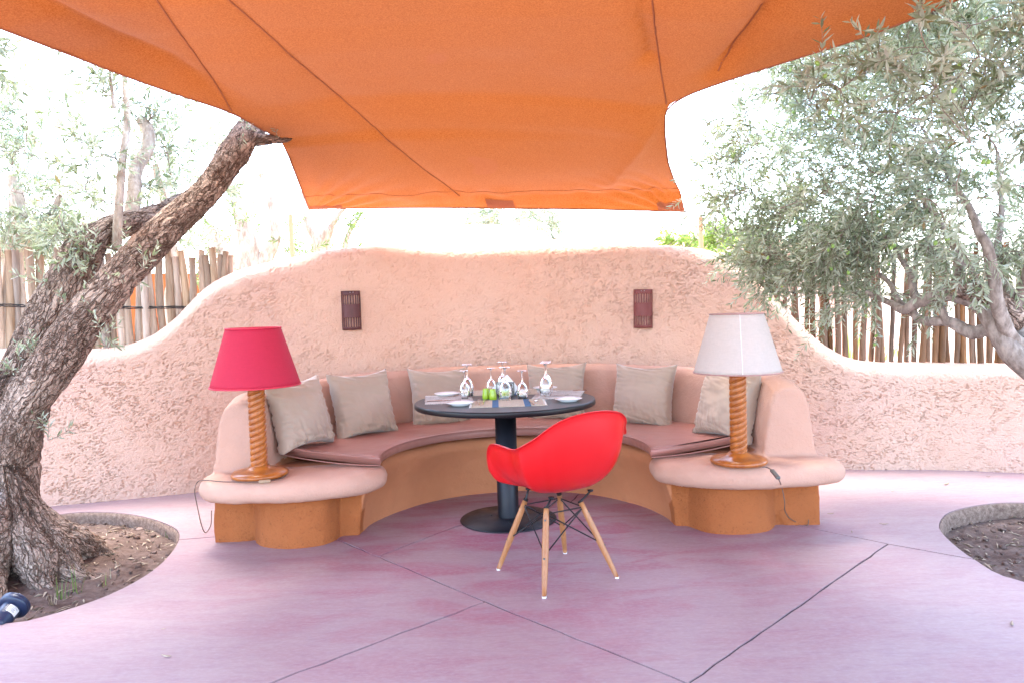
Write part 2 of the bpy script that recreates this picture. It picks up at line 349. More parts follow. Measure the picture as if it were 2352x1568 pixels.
def shade(name, c, tr):
    m = Mat(name); v = m.pos((1, 1, 0.15), obj=True); n = m.noise(120, 3, 0.7, vec=v); n2 = m.noise(160, 2, vec=m.pos((0.2, 0.2, 1), obj=True))
    col = m.mix(m.math('MULTIPLY', m.math('ADD', n, n2), 0.5), tuple(x * 0.84 for x in c), tuple(min(1, x * 1.12) for x in c))
    m.set(col, 0.7, spec=0.25); m.bump(n, 0.08, 0.001); m.translucent(col, tr); MT[name] = m.m
shade('red_shade', (0.46, 0.020, 0.052), 0.15); shade('white_shade', (0.60, 0.53, 0.475), 0.3)
plain('red_trim', (0.52, 0.02, 0.05), 0.6); plain('taupe_trim', (0.33, 0.19, 0.165), 0.7)
plain('brass', (0.50, 0.31, 0.12), 0.35, 0.9); plain('copper', (0.45, 0.17, 0.07), 0.35, 0.8)
plain('cord_tan', (0.30, 0.20, 0.12), 0.5); plain('cord_brown', (0.11, 0.065, 0.045), 0.5)
m = Mat('oxide_steel'); n = m.noise(14, 4, vec=m.pos((1, 1, 0.3))); m.set(m.ramp(n, [(0.3, (0.060, 0.017, 0.018)), (0.55, (0.10, 0.030, 0.030)), (0.75, (0.13, 0.065, 0.066))]), 0.5, 0.25); MT['oxide_dark'] = m.m
m = Mat('oxide_steel_red'); n = m.noise(14, 4, vec=m.pos((1, 1, 0.3))); m.set(m.ramp(n, [(0.3, (0.14, 0.028, 0.026)), (0.7, (0.20, 0.055, 0.050))]), 0.5, 0.2); MT['oxide_red'] = m.m
m = Mat('glass'); m.set((1, 1, 1), 0.0); m.b.inputs['Transmission Weight'].default_value = 1.0; m.b.inputs['IOR'].default_value = 1.45; MT['glass'] = m.m
plain('porcelain', (0.80, 0.80, 0.79), 0.12, var=0.02); plain('lime_glaze', (0.30, 0.46, 0.025), 0.18, var=0.08); plain('cutlery', (0.62, 0.60, 0.58), 0.14, 1.0)
plain('napkin', (0.80, 0.80, 0.80), 0.8, var=0.03, bump=0.1); plain('pewter', (0.13, 0.13, 0.12), 0.45, 0.7)
def weave(name, base, stripe, dirn, positions, w):
    m = Mat(name); tc = m.n('ShaderNodeTexCoord'); sp = m.n('ShaderNodeSeparateXYZ'); m.l(tc.outputs['Object'], sp.inputs[0]); x = sp.outputs[0 if dirn == 'x' else 1]
    mask = None
    for p_ in positions:
        k = m.math('LESS_THAN', m.math('ABSOLUTE', m.math('SUBTRACT', x, p_)), w); mask = k if mask is None else m.math('MAXIMUM', mask, k)
    wv = m.n('ShaderNodeTexWave'); wv.inputs['Scale'].default_value = 60; wv.inputs['Distortion'].default_value = 3; m.l(tc.outputs['Object'], wv.inputs[0])
    n = m.noise(150, 3, vec=m.pos(obj=True))
    bc = m.ramp(n, [(0.3, tuple(q * 0.72 for q in base)), (0.7, base)])
    m.set(m.mix(mask, bc, m.ramp(n, [(0.3, tuple(q * 0.7 for q in stripe)), (0.7, stripe)])), 0.9, spec=0.1); m.bump(m.math('ADD', wv.outputs['Fac'], n), 0.7, 0.004); MT[name] = m.m
weave('mat_blue', (0.72, 0.61, 0.47), (0.13, 0.24, 0.40), 'x', (-0.075, 0.115), 0.019)
weave('mat_stripe', (0.78, 0.73, 0.67), (0.05, 0.035, 0.04), 'x', (-0.12, -0.06, 0.0, 0.06, 0.12), 0.007)
plain('fringe', (0.72, 0.68, 0.62), 0.9)
plain('spot_blue', (0.012, 0.022, 0.055), 0.35, var=0.2); plain('spot_label', (0.66, 0.66, 0.64), 0.5, var=0.02); plain('ink', (0.03, 0.03, 0.03), 0.7)
plain('grass', (0.13, 0.19, 0.05), 0.5, var=0.4)
plain('lens_glass', (0.05, 0.06, 0.07), 0.1)
plain('stone', (0.30, 0.20, 0.16), 0.9, bump=0.4)

rng = np.random.RandomState(11)

# ================================================================ SETTING: ground, patio, planting pits
def terrain():
    n = 80; a = np.linspace(-1, 1, n); a = np.sign(a) * np.abs(a) ** 2.6 * 260
    X, Y = np.meshgrid(a, a + 6, indexing='ij'); P = np.stack([X.ravel(), Y.ravel(), np.zeros(n * n)], -1)
    d = np.maximum(np.hypot(P[:, 0], P[:, 1] - 6) - 9, 0)
    P[:, 2] = -0.30 + np.minimum(d * 0.01, 0.25) * fbm(P * 0.06, 3)
    return P, grid_faces(n, n)
tag(part('ground', terrain(), MT['sand']), kind='structure')

pit_l = ccw(closed_smooth([PZ(*q)[:2] for q in [(100, 1185), (180, 1175), (260, 1175), (330, 1185), (390, 1205), (412, 1225), (400, 1260), (350, 1310), (250, 1365), (100, 1415), (0, 1432)]] + [np.array(q) for q in [(-2.75, 3.15), (-3.3, 3.3), (-3.7, 3.8), (-3.75, 4.4), (-3.55, 4.85)]], 4))
pit_r = ccw(closed_smooth([PZ(*q)[:2] for q in [(2352, 1335), (2240, 1285), (2175, 1235), (2157, 1205), (2180, 1175), (2260, 1157), (2352, 1153)]] + [np.array(q) for q in [(3.7, 4.5), (4.05, 4.1), (4.05, 3.5), (3.6, 3.05), (2.8, 3.0)]], 4))
def inset(poly, d):
    p = np.asarray(poly); t = nrm(np.roll(p, -1, 0) - np.roll(p, 1, 0)); nn = np.stack([-t[:, 1], t[:, 0]], -1); return p + nn * d
def joint_prism(pts, w=0.0052):
    P = np.asarray(pts, float); L = np.r_[0, np.cumsum(np.linalg.norm(np.diff(P, axis=0), axis=1))]
    s = np.arange(0, L[-1], 0.09); s = np.r_[s, L[-1]]
    Q = np.stack([np.interp(s, L, P[:, 0]), np.interp(s, L, P[:, 1])], -1)
    Q[1:-1] += rng.normal(size=Q[1:-1].shape) * 0.0022
    t = nrm(np.gradient(Q, axis=0)); nn = np.stack([-t[:, 1], t[:, 0]], -1); ww = (w * (0.75 + 0.5 * rng.rand(len(Q))))[:, None]
    return prism(ccw(np.vstack([Q + nn * ww, (Q - nn * ww)[::-1]])), -0.3, 0.3)
def build_patio():
    root = thing('patio', 'pink lavender concrete patio floor with saw-cut joints', 'floor'); root['kind'] = 'structure'
    del root['category'], root['label']
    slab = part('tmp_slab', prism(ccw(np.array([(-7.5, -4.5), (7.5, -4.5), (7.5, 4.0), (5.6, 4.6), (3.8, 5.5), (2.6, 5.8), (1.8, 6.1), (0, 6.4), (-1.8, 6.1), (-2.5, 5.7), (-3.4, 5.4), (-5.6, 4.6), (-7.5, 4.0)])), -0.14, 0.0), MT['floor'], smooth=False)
    A = PZ(1112, 1380)[:2]; B = PZ(1580, 1568)[:2]; C = PZ(2040, 1248)[:2]
    cuts = [[(-1.32, 4.55), PZ(780, 1240)[:2], A, B, (1.9, 1.05), (4.9, -4.9)], [A + (B - A) * 0.004, PZ(620, 1568)[:2], (-3.2, 0.75), (-7.9, -3.0)],
            [C, B + (C - B) * 0.004], [(1.3, 4.63), (1.56, 4.40), C, PZ(2245, 1285)[:2], (2.6, 3.4)],
            [PZ(870, 1276)[:2] + np.array([0, 0.0]), PZ(1060, 1203)[:2], (0.35, 4.95), (0.6, 5.6)], [(-2.3, 4.36), PZ(415, 1238)[:2], PZ(500, 1231)[:2], (-1.4, 4.48)], [B, (0.62, 1.2), (0.4, -4.9)], [(-3.5, 4.2), (-8, 3.4)], [(3.3, 3.6), (8.0, 2.3)]]
    cut_objs = [part('tmp_cut', prism(inset(pit_l, -0.0), -0.4, 0.4), None), part('tmp_cut', prism(pit_r, -0.4, 0.4), None)] + [part('tmp_cut', joint_prism(c), None) for c in cuts]
    for c in cut_objs:
        m_ = slab.modifiers.new('b', 'BOOLEAN'); m_.object = c; m_.operation = 'DIFFERENCE'; m_.solver = 'EXACT'
    me = eval_mesh(slab); bm = bmesh.new(); bm.from_mesh(me)
    for c in cut_objs: kill(c)
    kill(slab)
    seen = set(); k = 0
    for f0 in list(bm.faces):
        if f0 in seen: continue
        stack = [f0]; isl = []; seen.add(f0)
        while stack:
            f = stack.pop(); isl.append(f)
            for e in f.edges:
                for g in e.link_faces:
                    if g not in seen: seen.add(g); stack.append(g)
        idx = {}; V = []; Fc = []
        for f in isl:
            q = []
            for v in f.verts:
                if v not in idx: idx[v] = len(V); V.append(v.co[:])
                q.append(idx[v])
            Fc.append(q)
        if len(isl) < 4: continue
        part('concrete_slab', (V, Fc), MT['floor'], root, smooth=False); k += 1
    def inpit(p):
        for q in (pit_l, pit_r):
            q = np.asarray(q); qn = np.roll(q, -1, 0); ins = False
            for a, b in zip(q, qn):
                if (a[1] > p[1]) != (b[1] > p[1]) and p[0] < (b[0] - a[0]) * (p[1] - a[1]) / (b[1] - a[1] + 1e-12) + a[0]: ins = not ins
            if ins: return True
        return False
    for cpts in cuts:
        P_ = np.asarray(cpts, float); L_ = np.r_[0, np.cumsum(np.linalg.norm(np.diff(P_, axis=0), axis=1))]; s_ = np.linspace(0, L_[-1], int(L_[-1] / 0.03) + 2)
        Q_ = np.stack([np.interp(s_, L_, P_[:, 0]), np.interp(s_, L_, P_[:, 1])], -1); Q_ = Q_[[not inpit(q) for q in Q_]]
        t_ = nrm(np.gradient(Q_, axis=0)); n_ = np.stack([-t_[:, 1], t_[:, 0]], -1) * 0.0105
        part('joint_sealant', prism(ccw(np.vstack([Q_ + n_, (Q_ - n_)[::-1]])), -0.03, -0.0055), MT['joint'], root, smooth=False)
    bm.free(); bpy.data.meshes.remove(me)
    part('joint_filler', prism(ccw(np.array([(-7.2, -4.2), (7.2, -4.2), (7.2, 3.9), (3.7, 5.3), (0, 6.2), (-3.3, 5.2), (-7.2, 3.9)])), -0.28, -0.145), MT['joint'], root, smooth=False)
    return k
nslab = build_patio()

def planting_bed(poly, soil_fn, nchips, seed):
    r = np.random.RandomState(seed)
    root = thing('planting_bed', 'x', 'x'); root['kind'] = 'structure'; del root['category'], root['label']
    n = len(poly); pr = []
    for (d, z) in [(0.004, -0.004), (0.012, -0.012), (0.02, -0.04), (0.018, -0.08), (0.03, -0.2)]:
        q = inset(poly, d); P3 = np.c_[q, np.full(n, z)]; P3 += 0.010 * pn(P3 * 22, seed)[:, None] * np.array([1, 1, 0.6]) * (1 if z < -0.005 else 0.25); pr.append(P3)
    part('lining', (np.vstack(pr), grid_faces(len(pr), n, cv=True)), MT['lining'], root)
    lo, hi = poly.min(0) - 0.05, poly.max(0) + 0.05; nx = 150; ny = 170
    X, Y = np.meshgrid(np.linspace(lo[0], hi[0], nx), np.linspace(lo[1], hi[1], ny), indexing='ij')
    P3 = np.stack([X.ravel(), Y.ravel(), np.zeros(nx * ny)], -1)
    P3[:, 2] = soil_fn(P3[:, 0], P3[:, 1]) + 0.014 * fbm(P3 * 6, 3, seed) + 0.012 * fbm(P3 * 28, 3, seed + 1)
    # only keep cells inside the pit
    from mathutils.geometry import intersect_point_tri_2d
    px, py = P3[:, 0], P3[:, 1]; ins = np.zeros(len(P3), bool); q = np.asarray(inset(poly, -0.012)); qn = np.roll(q, -1, 0)
    for a, b in zip(q, qn):
        cnd = ((a[1] > py) != (b[1] > py)); xs = (b[0] - a[0]) * (py - a[1]) / (b[1] - a[1] + 1e-12) + a[0]; ins ^= cnd & (px < xs)
    Fq = grid_faces(nx, ny); Fq = Fq[ins[Fq].all(1)]
    part('soil', (P3, Fq), MT['soil'], root)
    # straw, chips and crumbs lying on the soil
    ok = np.where(ins)[0]; V = []; Fc = []; T = []; k = 0
    for i in r.choice(ok, nchips):
        p_ = P3[i] + [0, 0, 0.004]; a = r.rand() * 6.28; L = r.uniform(0.012, 0.075) * (1 if r.rand() < 0.75 else 1.6); w = r.uniform(0.0025, 0.006)
        d = np.array([math.cos(a), math.sin(a), r.normal() * 0.12]); s_ = np.array([-d[1], d[0], r.normal() * 0.3]); up = np.array([0, 0, r.uniform(0.2, 1) * 0.008])
        V += [p_ - d * L / 2, p_ - s_ * w + up, p_ + s_ * w + up, p_ + d * L / 2, p_ - up * 0.4]; Fc += [(k, k + 1, k + 2), (k + 1, k + 3, k + 2), (k, k + 4, k + 1), (k, k + 2, k + 4), (k + 3, k + 1, k + 4), (k + 3, k + 4, k + 2)]; T += [r.rand()] * 5; k += 5
    o = part('dry_litter', (np.array(V), Fc), MT['dry_leaf'], root, smooth=False, attr=T); o['kind'] = 'stuff'
    # small clods
    V = []; Fc = []; k = 0
    for i in r.choice(ok, 260):
        s_ = r.uniform(0.006, 0.02); v, f = box(0, 0, 0, 2, 2, 2); v = nrm(v) * s_ * (1 + 0.35 * r.normal(size=(8, 1))); V.append(v + P3[i]); Fc += [tuple(j + k for j in q) for q in f]; k += 8
    o = part('soil_crumbs', (np.vstack(V), Fc), MT['soil'], root); o['kind'] = 'stuff'
    return root
TREE_L = PZ(20, 1300)[:2]
planting_bed(pit_l, lambda x, y: -0.085 + 0.09 * np.exp(-((x - TREE_L[0]) ** 2 + (y - TREE_L[1]) ** 2) / 0.35), 620, 3)
planting_bed(pit_r, lambda x, y: -0.105 + 0.06 * np.exp(-((x - 3.4) ** 2 + (y - 3.9) ** 2) / 0.3), 420, 5)

# ================================================================ rough rendered garden wall
WPX = np.array([(-7.5, 3.2), (-5.8, 4.2), (-4.4, 4.9), (-3.4, 5.25), (-2.47, 5.56), (-1.75, 5.92), (-1, 6.18), (0, 6.28), (1, 6.18), (1.8, 5.95), (2.55, 5.68), (3.19, 5.58), (3.71, 5.4), (4.6, 5.02), (5.8, 4.3), (7.5, 3.3)])
WC = catmull(WPX, 10)
def wall_y(x): return np.interp(x, WC[:, 0], WC[:, 1])
TOP_PX = [(0, 800), (100, 800), (230, 800), (290, 795), (350, 778), (400, 750), (440, 710), (480, 668), (530, 636), (600, 612), (700, 590), (735, 582), (800, 572), (870, 562), (910, 562), (1000, 566), (1075, 569), (1125, 567), (1300, 562), (1430, 560), (1560, 566), (1620, 576), (1654, 592), (1692, 627), (1728, 650), (1755, 674), (1796, 724), (1832, 760), (1861, 784), (1891, 803), (1921, 816), (1950, 826), (2040, 832), (2200, 834), (2352, 832)]
tops = []
for (u, v) in TOP_PX:
    Y = 6.0
    for _ in range(12):
        p_ = PY(u, v, Y); Y = 0.5 * Y + 0.5 * (wall_y(p_[0]) + 0.15)
    tops.append((p_[0], p_[2]))
tops = np.array([(-7.5, tops[0][1])] + tops + [(7.5, tops[-1][1])])
def wall_top(x): return np.interp(x, tops[:, 0], tops[:, 1])
def build_wall():
    xs = np.r_[np.linspace(-7.4, -4.35, 90), np.arange(-4.33, 4.33, 0.0056), np.linspace(4.35, 7.4, 90)]
    nx = len(xs); zt = wall_top(xs); k = np.ones(41) / 41; zt = np.convolve(np.pad(zt, 20, 'edge'), k, 'valid')
    y = wall_y(xs); t = nrm(np.stack([np.gradient(xs), np.gradient(y)], -1)); nb = np.stack([-t[:, 1], t[:, 0]], -1)   # towards the back
    nf, R = 250, 0.13
    rows = []
    for j in range(nf):           # front face, leaning back a little
        f = j / (nf - 1); z = -0.05 + f * (zt - R + 0.05); rows.append((np.full(nx, 0.045) * f, z))
    for a in np.linspace(0, math.pi / 2, 26)[1:]:
        rows.append((0.045 + 0.15 * (1 - math.cos(a)) + 0 * xs, zt - R + R * math.sin(a)))
    for b in (0.2, 0.26, 0.32, 0.37): rows.append((b + 0.02 + 0 * xs, zt - 0.012 * (b - 0.16)))
    for a in np.linspace(0, math.pi / 2, 6)[1:]: rows.append((0.39 + 0.06 * math.sin(a) + 0 * xs, zt - 0.06 + 0.06 * math.cos(a)))
    rows.append((0.47 + 0 * xs, 0 * xs - 0.35))
    V = np.stack([np.stack([xs + nb[:, 0] * o_, y + nb[:, 1] * o_, z_], -1) for o_, z_ in rows], 1).reshape(-1, 3)
    nv = len(rows); Fq = grid_faces(nx, nv)
    me = make_mesh('garden_wall', V, Fq); V, N = mesh_np(me)
    if (N[nv * 300 + 50] @ np.array([0, -1, 0])) < 0: Fq = Fq[:, ::-1]; N = -N
    bpy.data.meshes.remove(me)
    hrow = np.tile(np.arange(nv), nx)
    rough = sstep(-0.22, 0.30, fbm(V * np.array([1.3, 1.3, 1.6]), 3, 2.0))       # trowelled flat in places, crumbly in others
    crest = sstep(0.20, 0.02, (zt.repeat(nv) - V[:, 2]))
    ledge = (V[:, 0] < -1.9) | (V[:, 0] > 1.95)
    rough = 0.45 + 0.55 * rough; rough *= np.where(ledge, 1 - 0.8 * crest, 1 - 0.25 * crest)
    Vw = V + 0.010 * np.stack([pn(V * 30, 21.0), pn(V * 30, 22.0), pn(V * 30, 23.0)], -1)
    a = pn(Vw * np.array([36, 36, 76]), 1.0); b = pn(Vw * np.array([74, 74, 120]), 5.0)
    pits = sstep(0.08, 0.16, 0.62 * a + 0.62 * b) * (0.35 + 0.65 * sstep(-0.18, 0.12, pn(V * np.array([13, 13, 17]), 8.0)))
    d = 0.020 * fbm(V * 1.1, 3, 9.0) + rough * (-0.0150 * pits + 0.002 * b) + 0.0012 * a
    d[hrow >= nv - 6] *= 0.3
    V = V + N * d[:, None]
    o = part('garden_wall', (V, Fq), MT['wall_stucco'])
    return tag(o, 'long low curving wall of rough peach stucco behind the built-in sofa', 'wall')
build_wall()

# ================================================================ pole fences standing on the wall
def pole_mesh(h, r, seed):
    r_ = np.random.RandomState(seed); k = 7; z = np.linspace(0, h, k); P = np.zeros((k, 3)); P[:, 2] = z
    bend = r_.normal(size=2) * 0.009; ph = r_.rand(2) * 6
    for c in (0, 1): P[:, c] = bend[c] * np.sin(z / h * 3.1 + ph[c]) + np.cumsum(r_.normal(size=k)) * 0.0025
    P[:, :2] -= P[0, :2]
    V, Fc = tube(P, r * (1.08 - 0.22 * z / h) * (1 + 0.05 * r_.normal(size=k)), 9)
    V[:, :2] *= 1 + 0.06 * pn(V * 14, seed % 50)[:, None]
    return V, Fc
def fence(name, label, poles, mat, wire_pts, seed):
    cx = np.mean([q[0] for q in poles]); base = np.array([PY(cx, 760, 6.0)[0], wall_y(PY(cx, 760, 6.0)[0]) + 0.27, 0.0])
    root = thing(name, label, 'fence', base)
    for i, (u, vt, r) in enumerate(poles):
        Y = 5.8
        for _ in range(10):
            p_ = PY(u, vt, Y); Y = 0.5 * Y + 0.5 * (wall_y(p_[0]) + 0.27 + 0.02 * math.sin(i * 2.3))
        zb = wall_top(p_[0]) - 0.16
        part('pole', pole_mesh(p_[2] - zb, r, seed + i), mat, root, loc=(p_[0] - base[0], Y - base[1], zb - base[2]), rot=(rng.normal() * 0.02, rng.normal() * 0.025, rng.rand() * 6))
    W_ = []
    for (u, v) in wire_pts:
        Y = 5.8
        for _ in range(10):
            p_ = PY(u, v, Y); Y = 0.5 * Y + 0.5 * (wall_y(p_[0]) + 0.205)
        W_.append(p_ - base)
    for dz in (0, 0.012): part('tie_wire', tube(catmull(np.array(W_) + [0, 0.004 * (dz > 0), dz], 14) + rng.normal(size=(14 * (len(W_) - 1) + 1, 3)) * 0.0015, 0.0045, 5), MT['black_metal'], root)
    return root
zl = lambda x, y: (x * 0.2474, 520.6 + y * 0.2474)
left = [(-40, 200), (8, 180), (45, 225), (125, 220), (205, 240), (300, 195), (380, 265), (490, 195), (570, 230), (640, 270), (705, 215), (790, 260), (865, 240), (955, 210), (1020, 255), (1100, 300), (1180, 270), (1250, 330), (1330, 280), (1405, 360), (1500, 270), (1570, 215), (1640, 280), (1705, 220), (1780, 290), (1855, 220), (1915, 268), (1975, 195), (2035, 262), (2090, 232), (2140, 268)]
fence('pole_fence', 'pale weathered pole fence on the wall behind the leaning olive trunks', [(*zl(x, y), 0.0255 + 0.0065 * math.sin(x * 1.7) ** 2) for x, y in left] + [(-25, 590, .025), (-42, 575, .024), (-60, 585, .026), (-80, 580, .025)], MT['pole_pale'], [zl(-300, 735), zl(0, 738), zl(400, 748), zl(1100, 758), zl(1800, 757)], 100)
zr = lambda x, y: (1653.7 + x * 0.2969, 520.6 + y * 0.2969)
rx = [237, 288, 335, 390, 435, 485, 548, 600, 660, 720, 765, 805, 855, 910, 968, 1040, 1095, 1155, 1208, 1258, 1312, 1375, 1435, 1490, 1552, 1605, 1660, 1712, 1757, 1825, 1880, 1957, 2022, 2078, 2135, 2180, 2235, 2290, 2340, 2395, 2450, 2510, 2570]
ry = [125, 130, 90, 155, 90, 190, 175]
fence('pole_fence', 'dark brown glossy pole fence on the wall behind the spreading olive crown', [(*zr(x, ry[i] if i < 7 else 120 + 90 * (0.5 + 0.5 * math.sin(i * 2.9))), 0.0185 + 0.0065 * math.sin(x * 0.9) ** 2) for i, x in enumerate(rx)], MT['pole_brown'], [zr(330, 512), zr(750, 520), zr(1150, 528), zr(1700, 535), zr(2400, 560)], 300)

# ================================================================ built-in masonry sofa
AC = np.array([0.0, 4.42])          # centre of the horseshoe
ZS = 0.405
def sweep(prof, a0, a1, n):
    prof = np.asarray(prof, float); th = np.radians(np.linspace(a0, a1, n)); k = len(prof); V = []
    for i, t in enumerate(th):
        e = max(0, abs(math.degrees(t) - 90) - 55) / 45.0          # the legs of the horseshoe open out a little
        for (r, z) in prof:
            rr = r + 0.05 * e * (z < 0.42) * (r < 1.0)
            V.append((AC[0] + rr * math.cos(t), AC[1] + rr * math.sin(t), z))
    Fc = [tuple(q) for q in grid_faces(n, k, cv=True)] + [tuple(range(k)), tuple((n - 1) * k + j for j in range(k))[::-1]]
    return np.array(V), Fc
def slab_round(outline, z0, z1, er):
    P = ccw(closed_smooth(outline, 6)); rings = []; zc = (z0 + z1) / 2; h = (z1 - z0) / 2
    for a in np.linspace(-90, 90, 9):
        q = inset(P, er * (1 - math.cos(math.radians(a)))); rings.append(np.c_[q, np.full(len(q), zc + h * math.sin(math.radians(a)))])
    n = len(P); V = np.vstack(rings); Fc = [tuple(q) for q in grid_faces(9, n, cv=True)] + [tuple(range(n))[::-1], tuple(8 * n + j for j in range(n))]
    return V, Fc
shelf_l = [(-0.84, 4.50), (-0.755, 4.36), (-0.80, 4.24), (-0.93, 4.13), (-1.10, 4.05), (-1.3, 4.01), (-1.58, 4.03), (-1.75, 4.10), (-1.81, 4.22), (-1.80, 4.38), (-1.70, 4.55), (-1.3, 4.62)]
shelf_r = [(0.86, 4.50), (0.80, 4.34), (0.83, 4.24), (0.95, 4.13), (1.10, 4.06), (1.3, 4.02), (1.62, 4.03), (1.80, 4.08), (1.87, 4.19), (1.83, 4.36), (1.70, 4.55), (1.3, 4.62)]
ped_l = [(-1.02, 4.70), (-1.0, 4.45), (-1.045, 4.385), (-1.06, 4.30), (-1.12, 4.20), (-1.28, 4.155), (-1.43, 4.19), (-1.52, 4.28), (-1.55, 4.385), (-1.62, 4.43), (-1.76, 4.445), (-1.80, 4.55), (-1.75, 4.8)]
ped_r = [(1.02, 4.70), (0.99, 4.45), (1.02, 4.345), (1.07, 4.25), (1.14, 4.195), (1.27, 4.17), (1.42, 4.21), (1.50, 4.30), (1.53, 4.375), (1.60, 4.385), (1.72, 4.375), (1.77, 4.48), (1.75, 4.8)]
body = sweep([(0.90, -0.04), (0.895, 0.06), (0.88, 0.16), (0.855, 0.24), (0.83, 0.30), (0.812, 0.345), (0.815, 0.378), (0.835, 0.398), (0.87, ZS), (1.2, ZS), (1.62, ZS), (1.70, 0.30), (1.72, -0.04)], -3, 183, 120)
back = sweep([(1.47, 0.20), (1.455, ZS + 0.01), (1.465, 0.50), (1.49, 0.65), (1.505, 0.76), (1.525, 0.82), (1.56, 0.85), (1.61, 0.86), (1.66, 0.848), (1.70, 0.81), (1.725, 0.74), (1.745, 0.6), (1.77, 0.42), (1.785, -0.04), (1.6, -0.04)], -3.5, 183.5, 130)
# soften the free ends of the backrest: pull the top corners in
for arr in (back[0],):
    for v in arr:
        dx, dy = v[0] - AC[0], v[1] - AC[1]; ang = math.degrees(math.atan2(dy, dx)); ang = ang if ang > -90 else ang + 360
        e = max(0.0, 1 - min(ang + 3.5, 183.5 - ang) / 7.0)
        if v[2] > 0.6: v[2] -= 0.05 * e * e * (v[2] - 0.6) / 0.26
def prism3(poly, z0, z1): return prism(ccw(closed_smooth(poly, 5)), z0, z1)
sofa_me = remesh(join(body, back, slab_round(shelf_l, 0.283, 0.412, 0.065), slab_round(shelf_r, 0.283, 0.412, 0.065), prism3(ped_l, -0.04, 0.33), prism3(ped_r, -0.04, 0.33)), 0.0125, 5)
V, N = mesh_np(sofa_me)
ph = fbm(V * 2.2, 3, 4.0); V = V + N * (0.015 * ph + 0.0045 * fbm(V * 7, 3, 2.0) + 0.0022 * fbm(V * 22, 3, 6.0))[:, None]
sofa_me.vertices.foreach_set('co', V.astype(np.float32).ravel()); sofa_me.update(); V, N = mesh_np(sofa_me)
fq = np.array([p_.vertices[:] for p_ in sofa_me.polygons]); fc = V[fq].mean(1)
rr = np.hypot(fc[:, 0] - AC[0], fc[:, 1] - AC[1])
is_back = (rr > 1.40) & (fc[:, 2] > 0.425) | (rr > 1.74) & (fc[:, 1] > 4.66)
front = fc[:, 1] < 4.47
is_shelf = ~is_back & (fc[:, 2] > 0.285) & front & (np.abs(fc[:, 0]) > 0.74)
is_ped = ~is_back & ~is_shelf & (fc[:, 2] <= 0.285) & (fc[:, 1] < 4.46) & (np.abs(fc[:, 0]) > 0.92)
sofa = thing('masonry_sofa', 'horseshoe-shaped built-in sofa of smooth peach adobe with flat end shelves', 'sofa', (0, 5.3, 0))
def sofa_part(name, mask, mat):
    ids = np.unique(fq[mask]); remap = -np.ones(len(V), int); remap[ids] = np.arange(len(ids))
    me = make_mesh(name, V[ids] - [0, 5.3, 0], remap[fq[mask]]); me.normals_split_custom_set_from_vertices([tuple(x) for x in N[ids]])
    return link(name, me, mat, sofa)
sofa_part('backrest', is_back, MT['bench_stucco'])
for sgn in (-1, 1):
    sd_ = np.sign(fc[:, 0]) == sgn
    sofa_part('end_shelf', is_shelf & sd_, MT['bench_stucco']); sofa_part('pedestal', is_ped & sd_, MT['pedestal_stucco'])
sofa_part('seat_base', ~(is_back | is_shelf | is_ped), MT['base_stucco'])
bpy.data.meshes.remove(sofa_me)

# ---------------------------------------------------------------- long curved seat cushion
def cushion():
    root = thing('seat_cushion', 'thin maroon leatherette cushion curving along the whole masonry seat', 'cushion', (0, 5.5, ZS))
    nr, na = 36, 170; T = 0.052
    def P(r_, a_, zz):
        s = (r_ - 0.80) / 0.655; a0 = -6.5 + 11.5 * s; a1 = 186.5 - 11.5 * s
        an = math.radians(a0 + (a1 - a0) * a_); x, y = AC[0] + r_ * math.cos(an), AC[1] + r_ * math.sin(an)
        e = max(0, 1 - min(a_, 1 - a_) / 0.10); lift = 0.045 * e * e * s ** 1.6
        return np.array([x, y, ZS + 0.016 + lift + zz])
    rs = np.linspace(0.80, 1.455, nr); as_ = np.linspace(0, 1, na)
    prof = [(0.80 + 0.012, 0)] + [(0.80, 0.006), (0.797, 0.02), (0.797, 0.034), (0.80, T - 0.004)] + [(q, T) for q in rs[1:-1]] + [(1.455, T - 0.004), (1.458, 0.02), (1.45, 0)]
    V = np.array([[P(r_, a_, z_) for (r_, z_) in prof] for a_ in as_]); k = len(prof)
    flat = V.reshape(-1, 3); w = fbm(flat * np.array([7, 7, 3]), 3, 8.0); puff = np.tile([1.0 if (z_ >= T and 0.82 < r_ < 1.44) else 0.0 for r_, z_ in prof], na)
    flat[:, 2] += puff * (0.006 + 0.005 * w); side = np.tile([1.0 if r_ <= 0.8 and 0 < z_ < T - .01 else 0.0 for r_, z_ in prof], na)
    wr = pn(np.c_[flat[:, 0] * 28, flat[:, 1] * 28, flat[:, 2] * 10], 3.0) * 0.006 * side
    dd = nrm(flat[:, :2] - AC); flat[:, :2] += dd * wr[:, None]
    Fc = [tuple(q) for q in grid_faces(na, k, cv=True)] + [tuple(range(k)), tuple((na - 1) * k + j for j in range(k))[::-1]]
    base = np.array([0, 5.5, ZS]); part('cover', (flat - base, Fc), MT['leatherette'], root)
    for (r_, z_) in ((0.801, T - 0.001), (0.806, 0.003)): part('piping', tube(np.array([P(r_, a_, z_) for a_ in np.linspace(0, 1, 120)]) - base, 0.0035, 6), MT['leatherette'], root)
    for a_ in (0, 1):
        for z_ in (T, 0.002): part('piping', tube(np.array([P(r_, a_, z_) for r_ in np.linspace(0.802, 1.452, 20)]) - base, 0.0035, 6), MT['leatherette'], root)
cushion()

